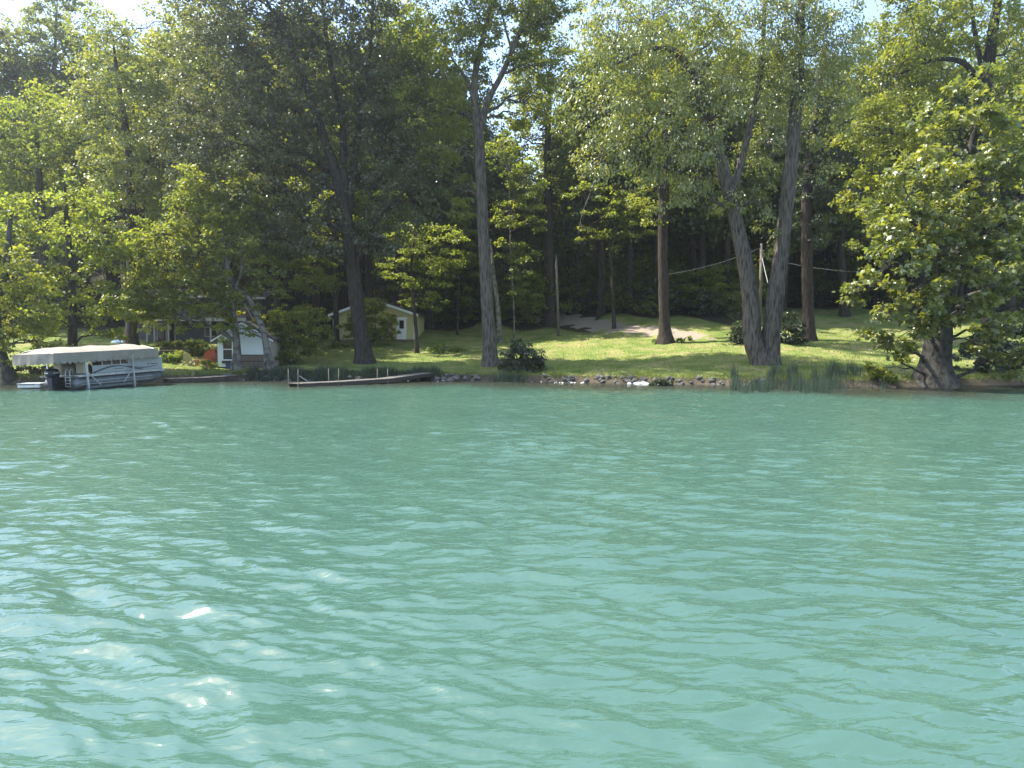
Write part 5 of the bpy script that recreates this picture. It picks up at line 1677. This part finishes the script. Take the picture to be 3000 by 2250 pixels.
# ================================================================== GARDEN FURNITURE AND BEDS
def adirondack(label, pos, rz, mat, sc=1.0):
    c = empty('garden_chair', pos, rz=rz)
    c.scale = (sc, sc, sc)
    tag(c, label, 'chair', 'slatted garden chairs')
    # faces -y; the back leans towards +y
    for i in range(5):
        x = -.22 + i * .11
        top = 1.0 - .10 * ((i - 2) / 2) ** 2
        MB().extr([(x - .05, .22, .34), (x + .05, .22, .34), (x + .055, .52, top - .02), (x, .525, top + .01), (x - .055, .52, top - .02)], (0, .025, 0)).build('back_slat', mat, c)
    for i in range(4):
        MB().box((0, -.26 + i * .125, .38 - i * .02), (.56, .11, .025)).build('seat_slat', mat, c)
    for sx in (-1, 1):
        MB().box((sx * .36, -.02, .60), (.13, .74, .025)).build('arm', mat, c)
        MB().box((sx * .30, -.30, .295), (.04, .11, .59)).build('leg', mat, c)
        MB().bar((sx * .275, -.33, .34), (sx * .275, .62, .05), .03, .12).build('leg', mat, c)
        MB().bar((sx * .33, .30, .0), (sx * .33, .34, .59), .035, .06).build('arm_support', mat, c)
    MB().box((0, .40, .62), (.60, .03, .08)).build('back_rail', mat, c)
    return c
q = ground_at(557, 1070)
adirondack('tan slatted garden chair alone on the sunny lawn, its back to the water', q, R(172), M['chair_tan'], .98)
q = ground_at(612, 1064)
adirondack('red slatted garden chair beside the low red table, farther from the boathouse', q, R(200), M['chair_red'], 1.0)
q = ground_at(634, 1060)
adirondack('red slatted garden chair close to the boathouse corner', (q[0], q[1] + .3, q[2]), R(150), M['chair_red'], 1.05)
q = ground_at(594, 1072)
tb = empty('garden_table', q, rz=R(10))
tag(tb, 'low red wooden table on the lawn in front of the red garden chairs', 'table')
for i in range(5):
    MB().box((0, -.24 + i * .12, .46), (.85, .108, .03)).build('top_slat', M['chair_red'], tb)
for sx in (-1, 1):
    for sy in (-1, 1):
        MB().box((sx * .34, sy * .22, .22), (.07, .07, .44)).build('leg', M['chair_red'], tb)

def garden_plant(label, px, py, w, h, leafm, seed, leaf=.09, dens=1.5, name='plant', cat='plant', group=None):
    return bush(label, px, py, [(px - w * .3, py - h * .5, 0, w * .4, h * .5, .35), (px + w * .3, py - h * .45, 0, w * .4, h * .45, .35), (px, py - h * .6, .1, w * .4, h * .4, .35)],
                leafm, dens, leaf, seed, name=name, cat=cat, stems=4, group=group)
for i, (px, py, w, h, lab, mt) in enumerate([
        (485, 1062, 40, 26, 'leafy border plants in the bed just right of the boat canopy', 'leaf_garden'),
        (515, 1060, 40, 20, 'sunlit yellow-green border plants left of the tan garden chair', 'leaf_garden'),
        (535, 1052, 26, 24, 'tall pale border plant behind the tan garden chair', 'leaf_yellow'),
        (570, 1040, 36, 24, 'flowering shrub above the timber wall behind the tan chair', 'leaf_garden'),
        (590, 1042, 40, 34, 'rounded green shrub behind the red garden chairs', 'leaf_mid'),
        (485, 1018, 50, 16, 'low golden shrub on the upper terrace near the boat canopy', 'leaf_yellow'),
        (530, 1018, 50, 18, 'green shrub on the upper terrace above the timber wall', 'leaf_mid'),
        (575, 1016, 50, 22, 'bright leafy shrub on the upper terrace left of the boathouse', 'leaf_garden'),
        (620, 1036, 40, 20, 'soft green shrub beside the boathouse wall', 'leaf_garden'),
        (612, 1082, 30, 30, 'white-flowered clump in front of the red table', 'leaf_mid'),
        (135, 1098, 110, 26, 'dark weeds along the bank left of the pontoon boat', 'leaf_deep'),
        (990, 1020, 70, 14, 'rough grassy weeds left of the dark forked trunk', 'leaf_garden')]):
    garden_plant(lab, px, py, w, h, M[mt], 200 + i)
def flowers(label, px, py, w, h, mat, n, seed, size=.10):
    q = ground_at(px, py)
    g = np.random.default_rng(seed)
    k = q[1] / FPX
    c = np.stack([g.normal(size=n) * w * k * .35, g.normal(size=n) * .2, np.abs(g.normal(size=n)) * h * k * .3 + h * k * .35], -1)
    v, f, rv = leaves(c, g.normal(size=(n, 3)), size, LOBE, g.uniform(0, 1, n), g)
    root = empty('flower_clump', q)
    tag(root, label, 'flowers')
    m = MB()
    for i in range(0, n, 3):
        m.bar((c[i][0] * .5, c[i][1] * .5, 0), c[i], .008)
    m.build('stem', M['reed'], root)['kind'] = 'stuff'
    o = link('blossom', mesh_np('blossom', v, f, False, {'rnd': rv}), mat, root)
    o['kind'] = 'stuff'
flowers('bright red flowers beside the boathouse corner', 634, 1040, 12, 16, M['flower_red'], 40, 301)
flowers('pale pink blooming clump behind the red garden chair', 608, 1042, 24, 24, M['flower_pale'], 60, 302)
flowers('white blooms in front of the red table', 606, 1084, 18, 18, M['flower_pale'], 24, 303, .08)
# timber retaining wall: single sleepers
qa, qb = ground_at(468, 1042), ground_at(560, 1042)
rw = empty('retaining_wall', qa)
tag(rw, 'dark timber retaining wall between the two garden terraces', 'wall')
dv = Vector(qb - qa)
dv.z = 0
for r_ in range(3):
    for c in range(4):
        a = Vector((0, 0, .12 + r_ * .205)) + dv * (c / 4) + Vector((0, 0, 0))
        b = Vector((0, 0, .12 + r_ * .205)) + dv * ((c + 1) / 4) * .998
        MB().bar(a, b - dv.normalized() * .02, .19, .19).build('sleeper', M['wood_dark'], rw)

# ================================================================== POLES AND WIRES
q = ground_at(1637, 984)
pz = P(1629, 750, q[1])
pole = empty('utility_pole', q)
tag(pole, 'slim wooden pole standing at the edge of the dirt track', 'pole')
m = MB().tube([(0, 0, -.4), ((pz[0] - q[0]) * .5, 0, (pz[2] - q[2]) * .5), (pz[0] - q[0], 0, pz[2] - q[2])], [.15, .13, .11], 12)
m.build('shaft', M['wood_pole'], pole, smooth=True)
MB().tube([(pz[0] - q[0], 0, pz[2] - q[2]), (pz[0] - q[0], 0, pz[2] - q[2] + .05)], [.12, .10], 12).build('cap', M['alu_dull'], pole)
q = ground_at(1466, 1004)
a1 = P(1458, 900, q[1] + .1)
a2 = P(1445, 790, q[1] + .2)
sn = empty('snag', q)
tag(sn, 'pale bare leaning trunk standing close behind the tall slender grey trunk', 'dead tree')
p_, r_ = resample([(0, 0, -.3), tuple(a1 - q), tuple(a2 - q), tuple(P(1438, 700, q[1] + .3) - q)], [.27, .22, .16, .07], .3)
v, f = tube_np(p_, r_, 14, .05, 4)
link('trunk', mesh_np('trunk', v, f), M['bark_pale'], sn)
m = MB()
m.tube([tuple(a1 - q + np.array((.1, 0, .4))), tuple(a1 - q + np.array((.45, -.1, .75))), tuple(a1 - q + np.array((.6, -.1, 1.4)))], [.03, .02, .012], 6)
m.build('branch', M['bark_pale'], sn)

Yp = 72.0
q = on_ground(P(2226, 950, Yp)[0], Yp)
top = P(2231, 714, Yp)
po = empty('utility_pole', q)
tag(po, 'wooden utility pole seen between the two stems of the twin-stemmed tree', 'pole')
MB().tube([(0, 0, -.3), tuple(top - q)], [.17, .13], 12).build('shaft', M['wood_pole'], po, smooth=True)
m = MB().box(tuple(top - q + np.array((0, -.1, -.65))), (.12, .12, .12)).box(tuple(top - q + np.array((-.02, -.1, -1.45))), (.12, .12, .12))
m.build('insulator', M['alu'], po)
def wire(label, a, b, sag, r=.010):
    t = np.linspace(0, 1, 14)
    p = a[None] * (1 - t)[:, None] + b[None] * t[:, None]
    p[:, 2] -= np.sin(t * math.pi) * sag
    m = MB().tube(p - a, [r] * 14, 6)
    o = m.build('wire', M['wire'], None, tuple(a), smooth=True)
    tag(o, label, 'wire', 'wires on the utility pole')
wire('thin overhead wire running down left from the utility pole to the shaded trees', P(2230, 726, Yp - .2), P(1930, 808, Yp - 6), .35)
wire('thin overhead wire running right from the utility pole behind the brown trunk', P(2232, 752, Yp - .2), P(2510, 797, Yp - 4), .25)
wire('frayed guy rope hanging from the utility pole to the right stem', P(2233, 756, Yp - .2), P(2250, 830, Yp - 3), .05, .035)

# dead branches hanging under the twin-stemmed tree's crown
def dead_branch(label, pts, Y, seed):
    g = np.random.default_rng(seed)
    p = np.array([P(a, b, Y) for a, b in pts])
    root = empty('dead_branch', p[0])
    tag(root, label, 'branch')
    pp, rr = resample(p - p[0], np.linspace(.05, .012, len(p)), .2)
    v, f = tube_np(pp, rr, 6, .03, seed)
    link('bough', mesh_np('bough', v, f), M['bark_pale'], root)
    m = MB()
    for i in range(8):
        j = int(g.integers(2, len(pp) - 1))
        e = pp[j] + np.array((g.normal() * .5, g.normal() * .3, -g.uniform(.1, .9)))
        m.tube([pp[j], (pp[j] + e) / 2 + np.array((0, 0, .06)), e], [.016, .011, .006], 5)
    m.build('twig', M['bark_pale'], root)['kind'] = 'stuff'
dead_branch('bare grey dead branch dangling below the leaves left of the brown trunk', [(1770, 440), (1745, 520), (1728, 570), (1715, 600), (1702, 640), (1693, 700)], 49.0, 401)
dead_branch('bare dead boughs fanning out under the leaves of the twin-stemmed tree', [(1860, 395), (1800, 430), (1760, 470), (1700, 510)], 48.5, 402)
# brush heap beside the twin-stemmed tree
q = ground_at(2165, 938)
bp_ = empty('brush_pile', q)
tag(bp_, 'heap of bare brushwood on the shaded lawn left of the twin-stemmed tree', 'brush pile')
m = MB()
g = np.random.default_rng(44)
for i in range(60):
    a = g.uniform(0, 6.28)
    c = np.array((g.normal() * .35, g.normal() * .35, 0))
    e = c + np.array((math.cos(a) * .7, math.sin(a) * .5, g.uniform(.3, 1.1)))
    m.tube([c, (c + e) / 2, e], [.02, .014, .007], 4)
m.build('stick', M['bark_brown'], bp_)['kind'] = 'stuff'
